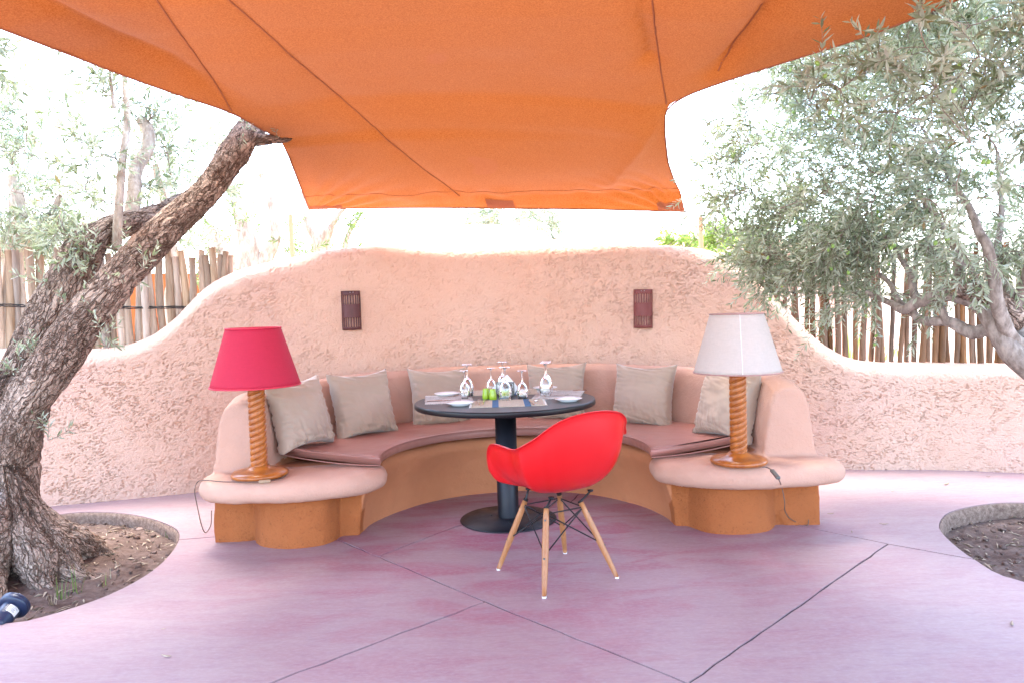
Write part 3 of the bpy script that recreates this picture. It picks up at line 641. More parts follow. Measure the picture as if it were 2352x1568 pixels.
# ---------------------------------------------------------------- throw pillows
def pillow_mesh(seed, sz=0.46):
    r_ = np.random.RandomState(seed); n = 60; a = np.linspace(-1, 1, n); X, Z = np.meshgrid(a, a, indexing='ij'); x, z = X.ravel(), Z.ravel()
    pin = 1 - 0.15 * (1 - x ** 2) * np.abs(z) ** 2; pinz = 1 - 0.12 * (1 - z ** 2) * np.abs(x) ** 2
    th = 0.095 * (np.clip((1 - x ** 2) * (1 - z ** 2), 0, 1) ** 0.42)
    th *= 1 + 0.22 * (-z) * (1 - np.abs(x)) + 0.15 * pn(np.c_[x * 1.5, z * 1.5, 0 * x], seed)
    edge = np.clip(1 - np.maximum(np.abs(x), np.abs(z)), 0, 1)
    sides = []
    for sg in (-1, 1):
        # puckers that run in from the seams and sag folds near the bottom
        rg = lambda q, sd_: 0.25 - np.abs(pn(q, sd_))
        fold = rg(np.c_[x * 1.3, z * 7 + 1.6 * x, 0 * x + sg], seed + 2) * np.exp(-edge / 0.28) * 0.070 + rg(np.c_[x * 6 + 1.5 * z, z * 1.8, 0 * x + sg], seed + 4) * np.exp(-(1 + z) / 0.45) * 0.080 + rg(np.c_[x * 1.6 + z, z * 2.4 - x, 0 * x + sg], seed + 8) * 0.012
        fold += 0.007 * pn(np.c_[x * 2.2 + z, z * 2.2, 0 * x + sg], seed + 6)
        fold *= np.clip(edge / 0.06, 0, 1)
        sides.append(np.stack([x * pinz * sz / 2, sg * (th + fold) + 0.012 * pn(np.c_[x, z, 0 * x], seed + 9), z * pin * sz / 2], -1))
    f = grid_faces(n, n); Vv = np.vstack(sides); Fq = np.vstack([f, f[:, ::-1] + n * n])
    # weld the shared rim
    rim = np.where(np.maximum(np.abs(x), np.abs(z)) > 0.999)[0]; mp = np.arange(2 * n * n); mp[rim + n * n] = rim; Vv[rim] = (Vv[rim] + Vv[rim + n * n]) / 2; Fq = mp[Fq]
    used = np.unique(Fq); re = np.zeros(2 * n * n, int); re[used] = np.arange(len(used)); return Vv[used], re[Fq]
def pillow(u, v, r, label, seed, yaw_add=0.0, tilt=0.26, sz=0.46, roll=0.0):
    # on the arc of radius r, in the direction seen at u
    for _ in range(1): pass
    best = None
    for a in np.radians(np.linspace(0, 180, 721)):
        c = np.array([AC[0] + r * math.cos(a), AC[1] + r * math.sin(a), ZS + 0.27]); q = PROJ(c)[0]
        if best is None or abs(q - u) < best[0]: best = (abs(q - u), a, c)
    a, c = best[1], best[2]
    c[2] = PY(u, v, c[1])[2]
    o = thing('throw_pillow', label, 'pillow', (c[0], c[1], c[2]), 0, 'beige throw pillows along the sofa back')
    o.rotation_mode = 'XYZ'
    # local -Y faces the middle of the horseshoe
    yaw = a - math.pi / 2 + yaw_add
    o.matrix_world = Matrix.Translation(o.location) @ Matrix.Rotation(yaw, 4, 'Z') @ Matrix.Rotation(-tilt, 4, 'X') @ Matrix.Rotation(roll, 4, 'Y')
    part('cover', pillow_mesh(seed, sz), MT['pillow'], o)
pillow(690, 948, 1.37, 'beige throw pillow half hidden behind the red lamp shade', 1, -0.28, 0.28)
pillow(833, 928, 1.30, 'beige throw pillow next along from the one behind the red lamp', 2, -0.22, 0.28, 0.475)
pillow(1010, 914, 1.33, 'beige throw pillow behind the table beside the inverted glasses pair', 3, 0.0, 0.26, 0.475, 0.03)
pillow(1277, 903, 1.33, 'beige throw pillow with one high peaked corner behind the napkin holder side of table', 4, 0.0, 0.26, 0.475, -0.02)
pillow(1477, 909, 1.30, 'beige throw pillow in the open between table and white lamp', 5, 0.22, 0.28, 0.475)
pillow(1670, 928, 1.37, 'beige throw pillow partly hidden behind the white lamp shade', 6, 0.32, 0.28)

# ================================================================ table lamps
def twist_column(h, r, turns, nst=3):
    nz, na = 150, 48; z = np.linspace(0, h, nz); th = np.linspace(0, 2 * math.pi, na, endpoint=False); Zg, Tg = np.meshgrid(z, th, indexing='ij')
    phs = nst * (Tg - 2 * math.pi * turns * Zg / h); s = np.abs(np.sin(phs / 2)); rad = r * (1 - 0.26 * (1 - s) ** 3)
    rad = np.where((Zg < 0.006) | (Zg > h - 0.006), r * 0.96, rad)
    V = np.stack([rad * np.cos(Tg), rad * np.sin(Tg), Zg], -1).reshape(-1, 3)
    return V, [(q[0], q[3], q[2], q[1]) for q in grid_faces(nz, na, cv=True)] + [tuple((nz - 1) * na + j for j in range(na))]
def table_lamp(loc, label, shade_m, trim_m, neck_m, cord_pts, cord_m, switch_at, switch_m, seam, sc=1.0):
    o = thing('table_lamp', label, 'lamp', loc)
    part('base', lathe([(0.0, 0), (0.145, 0.0), (0.155, 0.008), (0.157, 0.018), (0.150, 0.028), (0.12, 0.036), (0.085, 0.042), (0.062, 0.052), (0.054, 0.062), (0.0, 0.062)], 56), MT['lamp_wood'], o)
    part('twisted_column', (lambda q: (q[0] + [0, 0, 0.06], q[1]))(twist_column(0.435, 0.0475, 4.3, 3)), MT['lamp_wood'], o)
    part('neck', lathe([(0.0, 0.494), (0.026, 0.495), (0.026, 0.502), (0.018, 0.512), (0.010, 0.520), (0.009, 0.56), (0.016, 0.562), (0.016, 0.62), (0.0, 0.62)], 24), neck_m, o)
    zb, zt, rb, rt = 0.515, 0.835, 0.245 * sc, 0.149 * sc
    prof = [(rb, zb), (rt, zt)]; n = 96; th = np.linspace(0, 2 * math.pi, n, endpoint=False); rings = []
    for f in np.linspace(0, 1, 14): rings.append(np.stack([(rb + (rt - rb) * f) * np.cos(th), (rb + (rt - rb) * f) * np.sin(th), zb + (zt - zb) * f + 0 * th], -1))
    for f in np.linspace(1, 0, 14): rings.append(np.stack([(rb + (rt - rb) * f - 0.003) * np.cos(th), (rb + (rt - rb) * f - 0.003) * np.sin(th), zb + (zt - zb) * f + 0 * th], -1))
    sh = part('shade', (np.vstack(rings), grid_faces(28, n, cu=True, cv=True)), shade_m, o)
    for rr_, zz in ((rb, zb), (rt, zt)): part('trim', tube(np.stack([rr_ * np.cos(np.r_[th, 0.001]), rr_ * np.sin(np.r_[th, 0.001]), zz + 0 * np.r_[th, 0]], -1), 0.0045, 6, False), trim_m, sh)
    if seam is not None:
        a = seam; part('seam', tube([((rb + (rt - rb) * f + 0.0004) * math.cos(a), (rb + (rt - rb) * f + 0.0004) * math.sin(a), zb + (zt - zb) * f) for f in np.linspace(0, 1, 8)], 0.0016, 5), MT['white_plastic'], sh)
    fit = [tube([(-rt * 0.98, 0, zt - 0.02), (rt * 0.98, 0, zt - 0.02)], 0.002, 5), tube([(0, -rt * 0.98, zt - 0.02), (0, rt * 0.98, zt - 0.02)], 0.002, 5), tube([(0, 0, 0.6), (0, 0, zt - 0.012)], 0.003, 6)]
    part('shade_fitter', join(*fit), neck_m, o)
    part('bulb', lathe([(0, 0.62), (0.013, 0.62), (0.014, 0.645), (0.028, 0.68), (0.030, 0.70), (0.022, 0.724), (0, 0.735)], 20), MT['porcelain'], o)
    cp = catmull(np.array(cord_pts) - np.array(loc), 10); part('cord', tube(cp, 0.0030, 6), cord_m, o)
    s0, s1 = np.array(switch_at[0]) - np.array(loc), np.array(switch_at[1]) - np.array(loc); d = s1 - s0; L = np.linalg.norm(d)
    q = rbox(0, 0, 0, 0.022, 0.016, L, 0.005); Rm = orient(d); part('switch', (q[0] @ Rm.T + (s0 + s1) / 2, q[1]), switch_m, o)
LZ = 0.415
ll = PZ(597, 1092, LZ); lr = PZ(1697, 1062, LZ)
g = lambda u, v, z=LZ + 0.004: PZ(u, v, z)
table_lamp(ll, 'table lamp with twisted wooden column and crimson red shade', MT['red_shade'], MT['red_trim'], MT['copper'],
           [g(655, 1080, .42), g(655, 1092), g(640, 1099), g(612, 1104), g(560, 1106), g(510, 1105), g(475, 1102), PY(455, 1105, 4.26), PY(447, 1125, 4.2), PY(455, 1170, 4.16), PY(463, 1205, 4.16), PY(472, 1222, 4.17), PY(484, 1205, 4.2), PY(486, 1172, 4.3)], MT['cord_brown'], [g(594, 1106, LZ + .008), g(622, 1103, LZ + .008)], MT['cord_tan'], None, 1.0)
table_lamp(lr, 'table lamp with twisted wooden column and off-white shade', MT['white_shade'], MT['taupe_trim'], MT['brass'],
           [g(1752, 1072, .425), g(1760, 1072), g(1772, 1078), g(1785, 1094), PY(1795, 1115, 4.06), PY(1802, 1150, 4.05), PZ(1806, 1176, 0.1) * 0 + PY(1803, 1172, 4.1), PY(1815, 1190, 4.28), PZ(1838, 1201, 0.006), PZ(1855, 1204, 0.006), PY(1858, 1185, 4.33), PY(1866, 1160, 4.36), PY(1867, 1147, 4.38)], MT['cord_brown'], [g(1773, 1079, LZ + .009), g(1788, 1097, LZ + .006)], MT['pewter'], -1.75, 0.975)

# ================================================================ pedestal table
TC = np.array([-0.055, 4.64]); TZ = 0.75
tb = thing('pedestal_table', 'round dark brown pedestal table set for a meal', 'table', (TC[0], TC[1], 0))
part('tabletop', lathe([(0, TZ - 0.034), (0.553, TZ - 0.034), (0.553, TZ), (0, TZ)], 96), MT['table_top'], tb, smooth=False)
part('edge_band', lathe([(0.551, TZ - 0.0345), (0.558, TZ - 0.033), (0.563, TZ - 0.028), (0.5635, TZ - 0.008), (0.561, TZ - 0.001), (0.556, TZ + 0.0006), (0.551, TZ + 0.0006)], 96), MT['black_metal'], tb)
part('column', lathe([(0, 0.008), (0.068, 0.008), (0.0665, 0.02), (0.0665, TZ - 0.045), (0.0, TZ - 0.045)], 40), MT['table_metal'], tb)
part('mounting_plate', box(0, 0, TZ - 0.0395, 0.30, 0.30, 0.010), MT['black_metal'], tb, smooth=False)
part('base_plate', (lambda q: (q[0] + [0.0, -0.02, 0], q[1]))(lathe([(0, 0.001), (0.300, 0.001), (0.303, 0.004), (0.298, 0.009), (0.12, 0.013), (0, 0.013)], 72)), MT['table_metal'], tb)
for k in range(3):
    a = 0.6 + k * 2.09; part('foot_bolt', (lambda q: (q[0] + [0.12 * math.cos(a), 0.12 * math.sin(a) - 0.02, 0.012], q[1]))(lathe([(0, 0), (0.008, 0), (0.007, 0.004), (0, 0.005)], 10)), MT['black_metal'], tb)

def T5(x, y): return PZ(949.3 + x * 0.1823, 814.6 + y * 0.1823, TZ)
# ---- placemats
def placemat(c, yaw, mat, label, wx=0.43, wy=0.30):
    o = thing('placemat', label, 'placemat', (c[0], c[1], TZ + 0.0005), yaw, 'woven placemats on the round table')
    nx, ny = 30, 22; X, Y = np.meshgrid(np.linspace(-wx / 2, wx / 2, nx), np.linspace(-wy / 2, wy / 2, ny), indexing='ij'); P = np.stack([X.ravel(), Y.ravel(), 0 * X.ravel()], -1)
    z = 0.004 + 0.0012 * pn(P * 30, c[0] * 9); P[:, 1] += 0.003 * pn(P * 9, 3.0); top = P.copy(); top[:, 2] = z; bot = P.copy(); bot[:, 2] = 0.0003
    f = grid_faces(nx, ny); n = nx * ny; idx = np.arange(n).reshape(nx, ny); rim = np.r_[idx[:, 0], idx[-1, 1:], idx[::-1, -1][1:], idx[0, ::-1][1:-1]]; rn = np.roll(rim, -1)
    part('weave', (np.vstack([top, bot]), np.vstack([f, f[:, ::-1] + n, np.stack([rim, rn, rn + n, rim + n], -1)])), mat, o)
    r_ = np.random.RandomState(int(abs(c[0] * 1000))); vf = []
    for sx in (-1, 1):
        for y_ in np.linspace(-wy / 2 + 0.004, wy / 2 - 0.004, 34):
            vf.append(tube([(sx * (wx / 2 - 0.002), y_, 0.0025), (sx * (wx / 2 + 0.006), y_ + r_.normal() * 0.002, 0.003), (sx * (wx / 2 + 0.013), y_ + r_.normal() * 0.004, 0.0015)], 0.0014, 4))
    part('fringe', join(*vf), MT['fringe'], o)['kind'] = 'stuff'
fm = (T5(725, 665) + T5(1650, 655) + T5(1600, 555) + T5(800, 575)) / 4
placemat(fm, 0.02, MT['mat_blue'], 'straw placemat with two blue stripes in front of the red chair')
placemat(T5(440, 565) + [0.0, 0.03, 0], math.radians(96), MT['mat_stripe'], 'cream placemat with dark stripes on the side of the red lamp')
placemat(T5(1880, 505) + [-.02, 0.03, 0], math.radians(80), MT['mat_stripe'], 'cream placemat with dark stripes on the side of the white lamp')
placemat((TC[0] - 0.0, TC[1] + 0.375, TZ), math.radians(180), MT['mat_blue'], 'straw placemat behind the napkin holder')
# ---- glasses, upside down
gp = [(0.0, 0.2085), (0.020, 0.2085), (0.034, 0.2065), (0.0345, 0.2045), (0.018, 0.202), (0.008, 0.196), (0.0048, 0.186), (0.0042, 0.16), (0.0046, 0.130), (0.0075, 0.121), (0.018, 0.113), (0.031, 0.094), (0.0385, 0.066), (0.0395, 0.045), (0.037, 0.018), (0.0345, 0.0)]
gin = [(0.0331, 0.0), (0.0356, 0.018), (0.0381, 0.045), (0.0371, 0.066), (0.0297, 0.093), (0.017, 0.111), (0.006, 0.1175), (0.0, 0.1185)]
G_ME = make_mesh('wine_glass', *lathe(gp[::-1] + [], 40))
def glass_mesh(s):
    pr = gin[::-1] + gp[::-1]; V, Fc = lathe([(max(r, 0.0) * s[0], z * s[1]) for r, z in pr], 40); return make_mesh('wine_glass', V, [tuple(reversed(f)) for f in Fc])
bpy.data.meshes.remove(G_ME)
GM = [glass_mesh((1, 1)), glass_mesh((0.88, 0.86))]
for i, (x, y, k, lb) in enumerate([(650, 556, 1, 'upturned wine glass overlapping its twin by the dark striped placemat near the red lamp'), (688, 527, 0, 'taller upturned wine glass behind its twin near the red lamp side'), (985, 500, 1, 'upturned wine glass standing behind the green shakers'), (1130, 470, 0, 'upturned wine glass behind the napkin holder'), (1163, 572, 0, 'upturned wine glass in front of the napkin holder'), (1378, 552, 1, 'upturned wine glass beside the napkin holder on the chair side'), (1668, 515, 0, 'upturned wine glass standing on the dark striped placemat near the white lamp'), (1684, 490, 0, 'upturned wine glass hidden behind another near the white lamp')]):
    p_ = T5(x, y); onmat = i in (0, 1, 6, 7)
    tag(link('wine_glass', GM[k], MT['glass'], None, (p_[0], p_[1], TZ + (0.0062 if onmat else 0.0008))), lb, 'glass', 'upturned wine glasses on the table')
# ---- plates
PME = make_mesh('side_plate', *lathe([(0, 0.004), (0.045, 0.004), (0.048, 0.0), (0.053, 0.0), (0.055, 0.005), (0.083, 0.0165), (0.0845, 0.018), (0.083, 0.0195), (0.057, 0.010), (0.050, 0.0075), (0, 0.007)], 56))
for x, y, lb in [(592, 632, 'white side plate beside the blue striped placemat, nearer the red lamp'), (425, 513, 'white side plate at the far end of the red-lamp side placemat'), (1955, 580, 'white side plate beside the dark striped placemat, on the chair side'), (1662, 438, 'white side plate partly behind upturned glasses near the white lamp')]:
    p_ = T5(x, y); tag(link('side_plate', PME, MT['porcelain'], None, (p_[0], p_[1], TZ + 0.001)), lb, 'plate', 'white side plates on the table')
# ---- cutlery
def fork_mesh():
    vs = [rbox(0, -0.045, 0, 0.009, 0.10, 0.0022, 0.0009), rbox(0, 0.03, 0.001, 0.006, 0.055, 0.0022, 0.0009), rbox(0, 0.062, 0.002, 0.021, 0.014, 0.002, 0.0008)] + [rbox(-0.009 + 0.006 * k, 0.089, 0.0028, 0.0026, 0.042, 0.0018, 0.0007) for k in range(4)]
    return join(*vs)
def knife_mesh(): return join(rbox(0, -0.06, 0, 0.011, 0.095, 0.004, 0.0015), rbox(0.001, 0.045, 0, 0.015, 0.118, 0.0016, 0.0006))
def spoon_mesh():
    V, Fc = lathe([(0, 0), (0.6, 0.05), (0.9, 0.3), (1.0, 0.5), (0.92, 0.42), (0.6, 0.2), (0, 0.13)], 20); V = V * [0.014, 0.021, 0.010] + [0, 0.06, 0]; return join((V, Fc), rbox(0, -0.035, 0.003, 0.006, 0.15, 0.002, 0.0008))
FK, KN, SP = make_mesh('fork', *fork_mesh(), smooth=False), make_mesh('knife', *knife_mesh(), smooth=False), make_mesh('spoon', *spoon_mesh())
def cutlery(name, me, x, y, yaw, label, tilt=0.0):
    p_ = T5(x, y); tag(link(name, me, MT['cutlery'], None, (p_[0], p_[1], TZ + 0.0085), (tilt, 0, yaw)), label, name, 'cutlery laid on the placemats')
cutlery('fork', FK, 828, 612, 0.05, 'outer fork lying on the blue striped placemat', 0.02); cutlery('fork', FK, 888, 612, -0.02, 'inner fork lying on the blue striped placemat', 0.02)
cutlery('knife', KN, 1490, 612, 0.1, 'knife lying on the blue striped placemat'); cutlery('spoon', SP, 1545, 612, -0.05, 'spoon lying beside the knife on the blue striped placemat')
cutlery('fork', FK, 500, 532, math.radians(-80), 'fork lying on the cream placemat near the red lamp'); cutlery('knife', KN, 390, 588, math.radians(-88), 'knife lying on the cream placemat near the red lamp')
cutlery('knife', KN, 1985, 462, math.radians(84), 'knife lying on the cream placemat near the white lamp'); cutlery('fork', FK, 1790, 528, math.radians(115), 'fork lying on the cream placemat near the white lamp')
cutlery('fork', FK, 1466, 468, math.radians(178), 'fork lying on the straw placemat behind the napkin holder')
# ---- shakers, candle pot, napkin holder
SH = [(0, 0), (0.0225, 0.0), (0.024, 0.003), (0.0235, 0.02), (0.0195, 0.064), (0.018, 0.0675), (0, 0.0675)]
for x, y, lb in [(918, 553, 'green ceramic shaker farther from the chair'), (1005, 563, 'green ceramic shaker beside its twin, next to the upturned glass')]:
    p_ = T5(x, y); o = thing('shaker', lb, 'shaker', (p_[0], p_[1], TZ + 0.0008), 0, 'green shakers'); part('body', lathe(SH, 32), MT['lime_glaze'], o)
    for k in range(3): part('pour_hole', (lambda q: (q[0] + [0.005 * math.cos(k * 2.1), 0.005 * math.sin(k * 2.1), 0.0676], q[1]))(lathe([(0, 0), (0.0012, 0), (0.0012, 0.0003), (0, 0.0003)], 8)), MT['ink'], o)
p_ = T5(1143, 512); o = thing('candle_pot', 'small green glazed pot with pale rim behind the front glass', 'pot', (p_[0], p_[1], TZ + 0.0008)); part('pot', lathe([(0, 0), (0.021, 0), (0.023, 0.004), (0.0235, 0.033), (0.0215, 0.036), (0.0195, 0.033), (0.0185, 0.010), (0, 0.008)], 32), MT['lime_glaze'], o); part('wax', lathe([(0, 0.008), (0.0185, 0.009), (0.0185, 0.026), (0, 0.027)], 24), MT['napkin'], o)
def napkin_holder():
    p_ = T5(1163, 508); o = thing('napkin_holder', 'dark metal napkin holder with cut-out leaf pattern', 'napkin holder', (p_[0], p_[1], TZ + 0.0008), -0.06)
    w, h, t = 0.118, 0.088, 0.003; r_ = np.random.RandomState(4)
    for yy in (-0.017, 0.017):
        vf = [box(0, yy, h - 0.003, w, t, 0.006), box(0, yy, 0.003, w, t, 0.006), box(-w / 2 + 0.003, yy, h / 2, 0.006, t, h - 0.012), box(w / 2 - 0.003, yy, h / 2, 0.006, t, h - 0.012)]
        nodes = [(x_ + r_.normal() * 0.004, z_ + r_.normal() * 0.004) for x_ in np.linspace(-w / 2 + 0.006, w / 2 - 0.006, 6) for z_ in np.linspace(0.006, h - 0.006, 5)]
        for i, a in enumerate(nodes):
            for j, b in enumerate(nodes):
                d = math.hypot(a[0] - b[0], a[1] - b[1])
                if i < j and d < 0.034 and r_.rand() < 0.62: vf.append(tube([(a[0], yy, a[1]), ((a[0] + b[0]) / 2 + r_.normal() * 0.002, yy, (a[1] + b[1]) / 2 + r_.normal() * 0.002), (b[0], yy, b[1])], [0.0012, 0.0026, 0.0012], 5))
        part('pierced_panel', join(*vf), MT['pewter'], o, smooth=False)
    part('foot', box(0, 0, 0.0012, w, 0.05, 0.0024), MT['pewter'], o, smooth=False)
    for k in range(3):
        yy = -0.009 + 0.009 * k; dx = (k - 1) * 0.006
        n = thing('paper_napkin', ['white paper napkin folded to a point, foremost in the metal holder', 'white paper napkin folded to a point, middle one in the metal holder', 'white paper napkin folded to a point, rearmost in the metal holder'][k], 'napkin', (p_[0] + dx, p_[1] + yy, TZ + 0.005), -0.06, 'napkins in the holder')
        a, hh = 0.082, 0.125 + 0.003 * k; V = []
        for y_ in (-0.002, 0.002): V += [(-a, y_, 0.045), (-a * 0.55, y_, 0.0), (a * 0.62, y_, 0.0), (a, y_, 0.042), (a * 0.1, y_ + 0.001, hh), (-a * 0.45, y_ + 0.001, hh * 0.62 + 0.012)]
        part('sheet', (np.array(V), [(0, 1, 2, 3, 4, 5), (11, 10, 9, 8, 7, 6)] + [(i, 6 + i, 6 + (i + 1) % 6, (i + 1) % 6) for i in range(6)]), MT['napkin'], n, smooth=False)
napkin_holder()
p_ = T5(1350, 520)
V = []; nn_ = 14; X, Y = np.meshgrid(np.linspace(-0.028, 0.028, nn_), np.linspace(-0.022, 0.022, nn_), indexing='ij'); P = np.stack([X.ravel(), Y.ravel(), 0 * X.ravel()], -1); zz = 0.012 + 0.028 * np.exp(-(P[:, 0] / 0.02) ** 2) * (1 - (P[:, 1] / 0.03) ** 2) + 0.016 * pn(P * 60, 2.0); top = P.copy(); top[:, 2] = np.maximum(zz, 0.003); bot = P.copy(); bot[:, 2] = np.maximum(zz - 0.0015, 0.0)
idx = np.arange(nn_ ** 2).reshape(nn_, nn_); rim = np.r_[idx[:, 0], idx[-1, 1:], idx[::-1, -1][1:], idx[0, ::-1][1:-1]]; rn = np.roll(rim, -1); f = grid_faces(nn_, nn_)
tag(part('paper_napkin', (np.vstack([top, bot]), np.vstack([f, f[:, ::-1] + nn_ ** 2, np.stack([rim, rn, rn + nn_ ** 2, rim + nn_ ** 2], -1)])), MT['napkin'], loc=(p_[0], p_[1], TZ)), 'crumpled white paper napkin lying beside the napkin holder', 'napkin')

# ================================================================ red shell armchair
def build_chair():
    feet = np.array([PZ(*q)[:2] for q in [(1145, 1308), (1250, 1372), (1298, 1270), (1417, 1327)]]); c = feet.mean(0)
    fwd = nrm((feet[0] + feet[2]) / 2 - (feet[1] + feet[3]) / 2); yaw = math.atan2(fwd[1], fwd[0]) - math.pi / 2
    o = thing('shell_armchair', 'bright red moulded shell armchair on wooden dowel legs', 'chair', (c[0], c[1], 0), yaw)
    half = np.array([(0, .275, .432), (.13, .278, .434), (.215, .272, .448), (.268, .262, .490), (.292, .250, .545), (.306, .228, .605), (.314, .185, .650), (.316, .12, .664), (.312, .04, .660), (.322, -.04, .664), (.318, -.105, .678), (.268, -.165, .722), (.228, -.222, .772), (.165, -.262, .812), (.085, -.281, .832), (0, -.286, .838)])
    rim = catmull(half, 7); rim = np.vstack([rim, (rim[::-1] * [-1, 1, 1])[1:-1]]); n = len(rim)
    ctr = np.array([0, 0.03, 0.418]); ns = 26; rings = []
    t = nrm(np.roll(rim, -1, 0) - np.roll(rim, 1, 0)); outw = nrm(np.stack([-t[:, 1], t[:, 0], 0 * t[:, 0]], -1)); outw *= np.sign((outw * (rim - ctr)).sum(1))[:, None]
    lipw = 0.018 + 0.016 * np.clip((np.abs(rim[:, 0]) - 0.22) / 0.08, 0, 1) * np.clip(1 - np.abs(rim[:, 1] - 0.02) / 0.25, 0, 1)
    inner = rim - outw * lipw[:, None]; inner[:, 2] -= 0.006
    backness = np.clip(-(rim[:, 1]) / 0.286, 0, 1)
    for s in np.linspace(0.02, 1, ns):
        e = 1 - (1 - s) ** (1.75 - 0.1 * 1); gz = s ** (2.7 - 0.5 * backness)
        P = np.empty((n, 3)); P[:, :2] = ctr[:2] + (inner[:, :2] - ctr[:2]) * np.asarray(e)[..., None] if np.ndim(e) else ctr[:2] + (inner[:, :2] - ctr[:2]) * e
        P[:, 2] = ctr[2] + (inner[:, 2] - ctr[2]) * gz
        fr = np.clip(rim[:, 1] / 0.27, 0, 1); P[:, 2] += 0.018 * fr * s * (1 - s) * 2
        rings.append(P)
    for f in (0.35, 0.7, 1.0):
        P = inner + (rim - inner) * f; P[:, 2] = inner[:, 2] + (rim[:, 2] - inner[:, 2]) * math.sin(f * 1.7) + 0.004 * math.sin(f * 3.1); rings.append(P)
    V = np.vstack([[ctr]] + rings); Fc = [(0, 1 + j, 1 + (j + 1) % n) for j in range(n)] + [(1 + q[0], 1 + q[1], 1 + q[2], 1 + q[3]) for q in grid_faces(len(rings), n, cv=True)]
    tmp = part('tmp', (V, Fc), None); md = tmp.modifiers.new('s', 'SOLIDIFY'); md.thickness = 0.006; md.offset = 0; md2 = tmp.modifiers.new('b', 'SMOOTH'); md2.iterations = 7; me = eval_mesh(tmp); kill(tmp)
    me.name = 'shell'; me.materials.clear(); link('shell', me, MT['red_plastic'], o, (0.045, -0.022, 0))
    loc = (feet - c) @ np.array([[math.cos(-yaw), math.sin(-yaw)], [-math.sin(-yaw), math.cos(-yaw)]])
    tops = []; mids = []
    for q in loc:
        sgn = np.sign(q); b = np.array([q[0], q[1], 0.006]); tp = np.array([sgn[0] * 0.100, sgn[1] * 0.095 + 0.01, 0.365]); zz = np.linspace(0, 1, 9)
        rad = np.interp(zz, [0, 0.1, 0.5, 0.85, 1], [0.0105, 0.0125, 0.0165, 0.0150, 0.0125])
        part('leg', tube(b + (tp - b) * zz[:, None], rad, 16), MT['chair_wood'], o)
        part('glide', tube([b + [0, 0, -0.005], b + [0, 0, 0.004]], [0.0100, 0.0118], 14), MT['white_plastic'], o)
        sk = np.array([sgn[0] * 0.115 + 0.035, sgn[1] * 0.105 + 0.005, 0.414]); d = nrm(tp - b)
        part('leg_bracket', join(tube([tp - d * 0.03, tp + d * 0.004, sk * 0.4 + tp * 0.6, sk], [0.0045, 0.0055, 0.005, 0.005], 8), tube([tp - d * 0.002, tp + d * 0.006], 0.0135, 12), (lambda w_: (w_[0] + sk + [0, 0, 0.002], w_[1]))(lathe([(0, -0.004), (0.013, -0.004), (0.015, 0.004), (0, 0.004)], 12))), MT['black_metal'], o)
        for f in (0.42, 0.86):
            pp = b + (tp - b) * f; outd = nrm(np.array([sgn[0], sgn[1], 0.3])); part('screw', tube([pp + outd * 0.0145, pp + outd * 0.0185], 0.0052, 10), MT['pewter'], o)
        tops.append(b + (tp - b) * 0.93); mids.append(b + (tp - b) * 0.46)
    order = [0, 1, 3, 2]
    for i in range(4):
        a, b = order[i], order[(i + 1) % 4]
        part('brace_wire', tube([tops[a], mids[b]], 0.0034, 8), MT['black_metal'], o); part('brace_wire', tube([tops[b], mids[a]], 0.0034, 8), MT['black_metal'], o)
    for i in range(4): part('brace_wire', tube([tops[order[i]], tops[order[(i + 1) % 4]]], 0.0034, 8), MT['black_metal'], o)
build_chair()

# ================================================================ wall sconces
def sconce(u, v, label, mat, tilt):
    Y = 6.0
    for _ in range(10):
        p_ = PY(u, v, Y); Y = 0.5 * Y + 0.5 * (wall_y(p_[0]) + 0.03)
    x = p_[0]; sl_ = (wall_y(x + 0.05) - wall_y(x - 0.05)) / 0.1
    o = thing('wall_sconce', label, 'wall light', (p_[0], p_[1], p_[2] - 0.16), math.atan(sl_)); o.rotation_euler[1] = tilt
    H, R = 0.318, 0.078; ncell = 11; nsub = 4; cols = ncell * nsub
    zs = [0, 0.016, 0.024, 0.100, 0.104, 0.205, 0.209, 0.283, 0.292, 0.302, H]
    slotrow = {2: 1, 6: 1}; hole = {8: 0, 1: 0}
    V = []; Fc = []
    for i in range(cols + 1):
        a = math.pi + math.pi * i / cols
        for z in zs: V.append((R * math.cos(a), R * 0.85 * math.sin(a) + 0.005, z))
    m_ = len(zs)
    for i in range(cols):
        for j in range(m_ - 1):
            if j in slotrow and i % nsub in (1, 2) and 1 <= i // nsub <= ncell - 2 or (j in slotrow and i % nsub == 1): continue
            Fc.append((i * m_ + j, (i + 1) * m_ + j, (i + 1) * m_ + j + 1, i * m_ + j + 1))
    tmp = part('tmp', (np.array(V), Fc), None); md = tmp.modifiers.new('s', 'SOLIDIFY'); md.thickness = 0.003; md.offset = -1; me = eval_mesh(tmp); kill(tmp); me.materials.clear()
    link('perforated_shade', me, mat, o)
    part('lamp_holder', join(box(0, 0.02, H / 2, 0.06, 0.03, 0.05), tube([(0, 0.0, H / 2 - 0.035), (0, 0.0, H / 2 + 0.035)], 0.018, 12)), MT['white_plastic'], o, smooth=False)
    for dx in (-1, 1): part('screw', tube([(dx * 0.012, -R * 0.85 + 0.006, H - 0.012), (dx * 0.012, -R * 0.85 + 0.002, H - 0.012)], 0.004, 8), MT['galv_steel'], o)
sconce(807, 713, 'dark plum slotted half-round wall light, the more purple of two', MT['oxide_dark'], 0.0)
sconce(1476, 709, 'rust red slotted half-round wall light, the redder of two', MT['oxide_red'], 0.02)

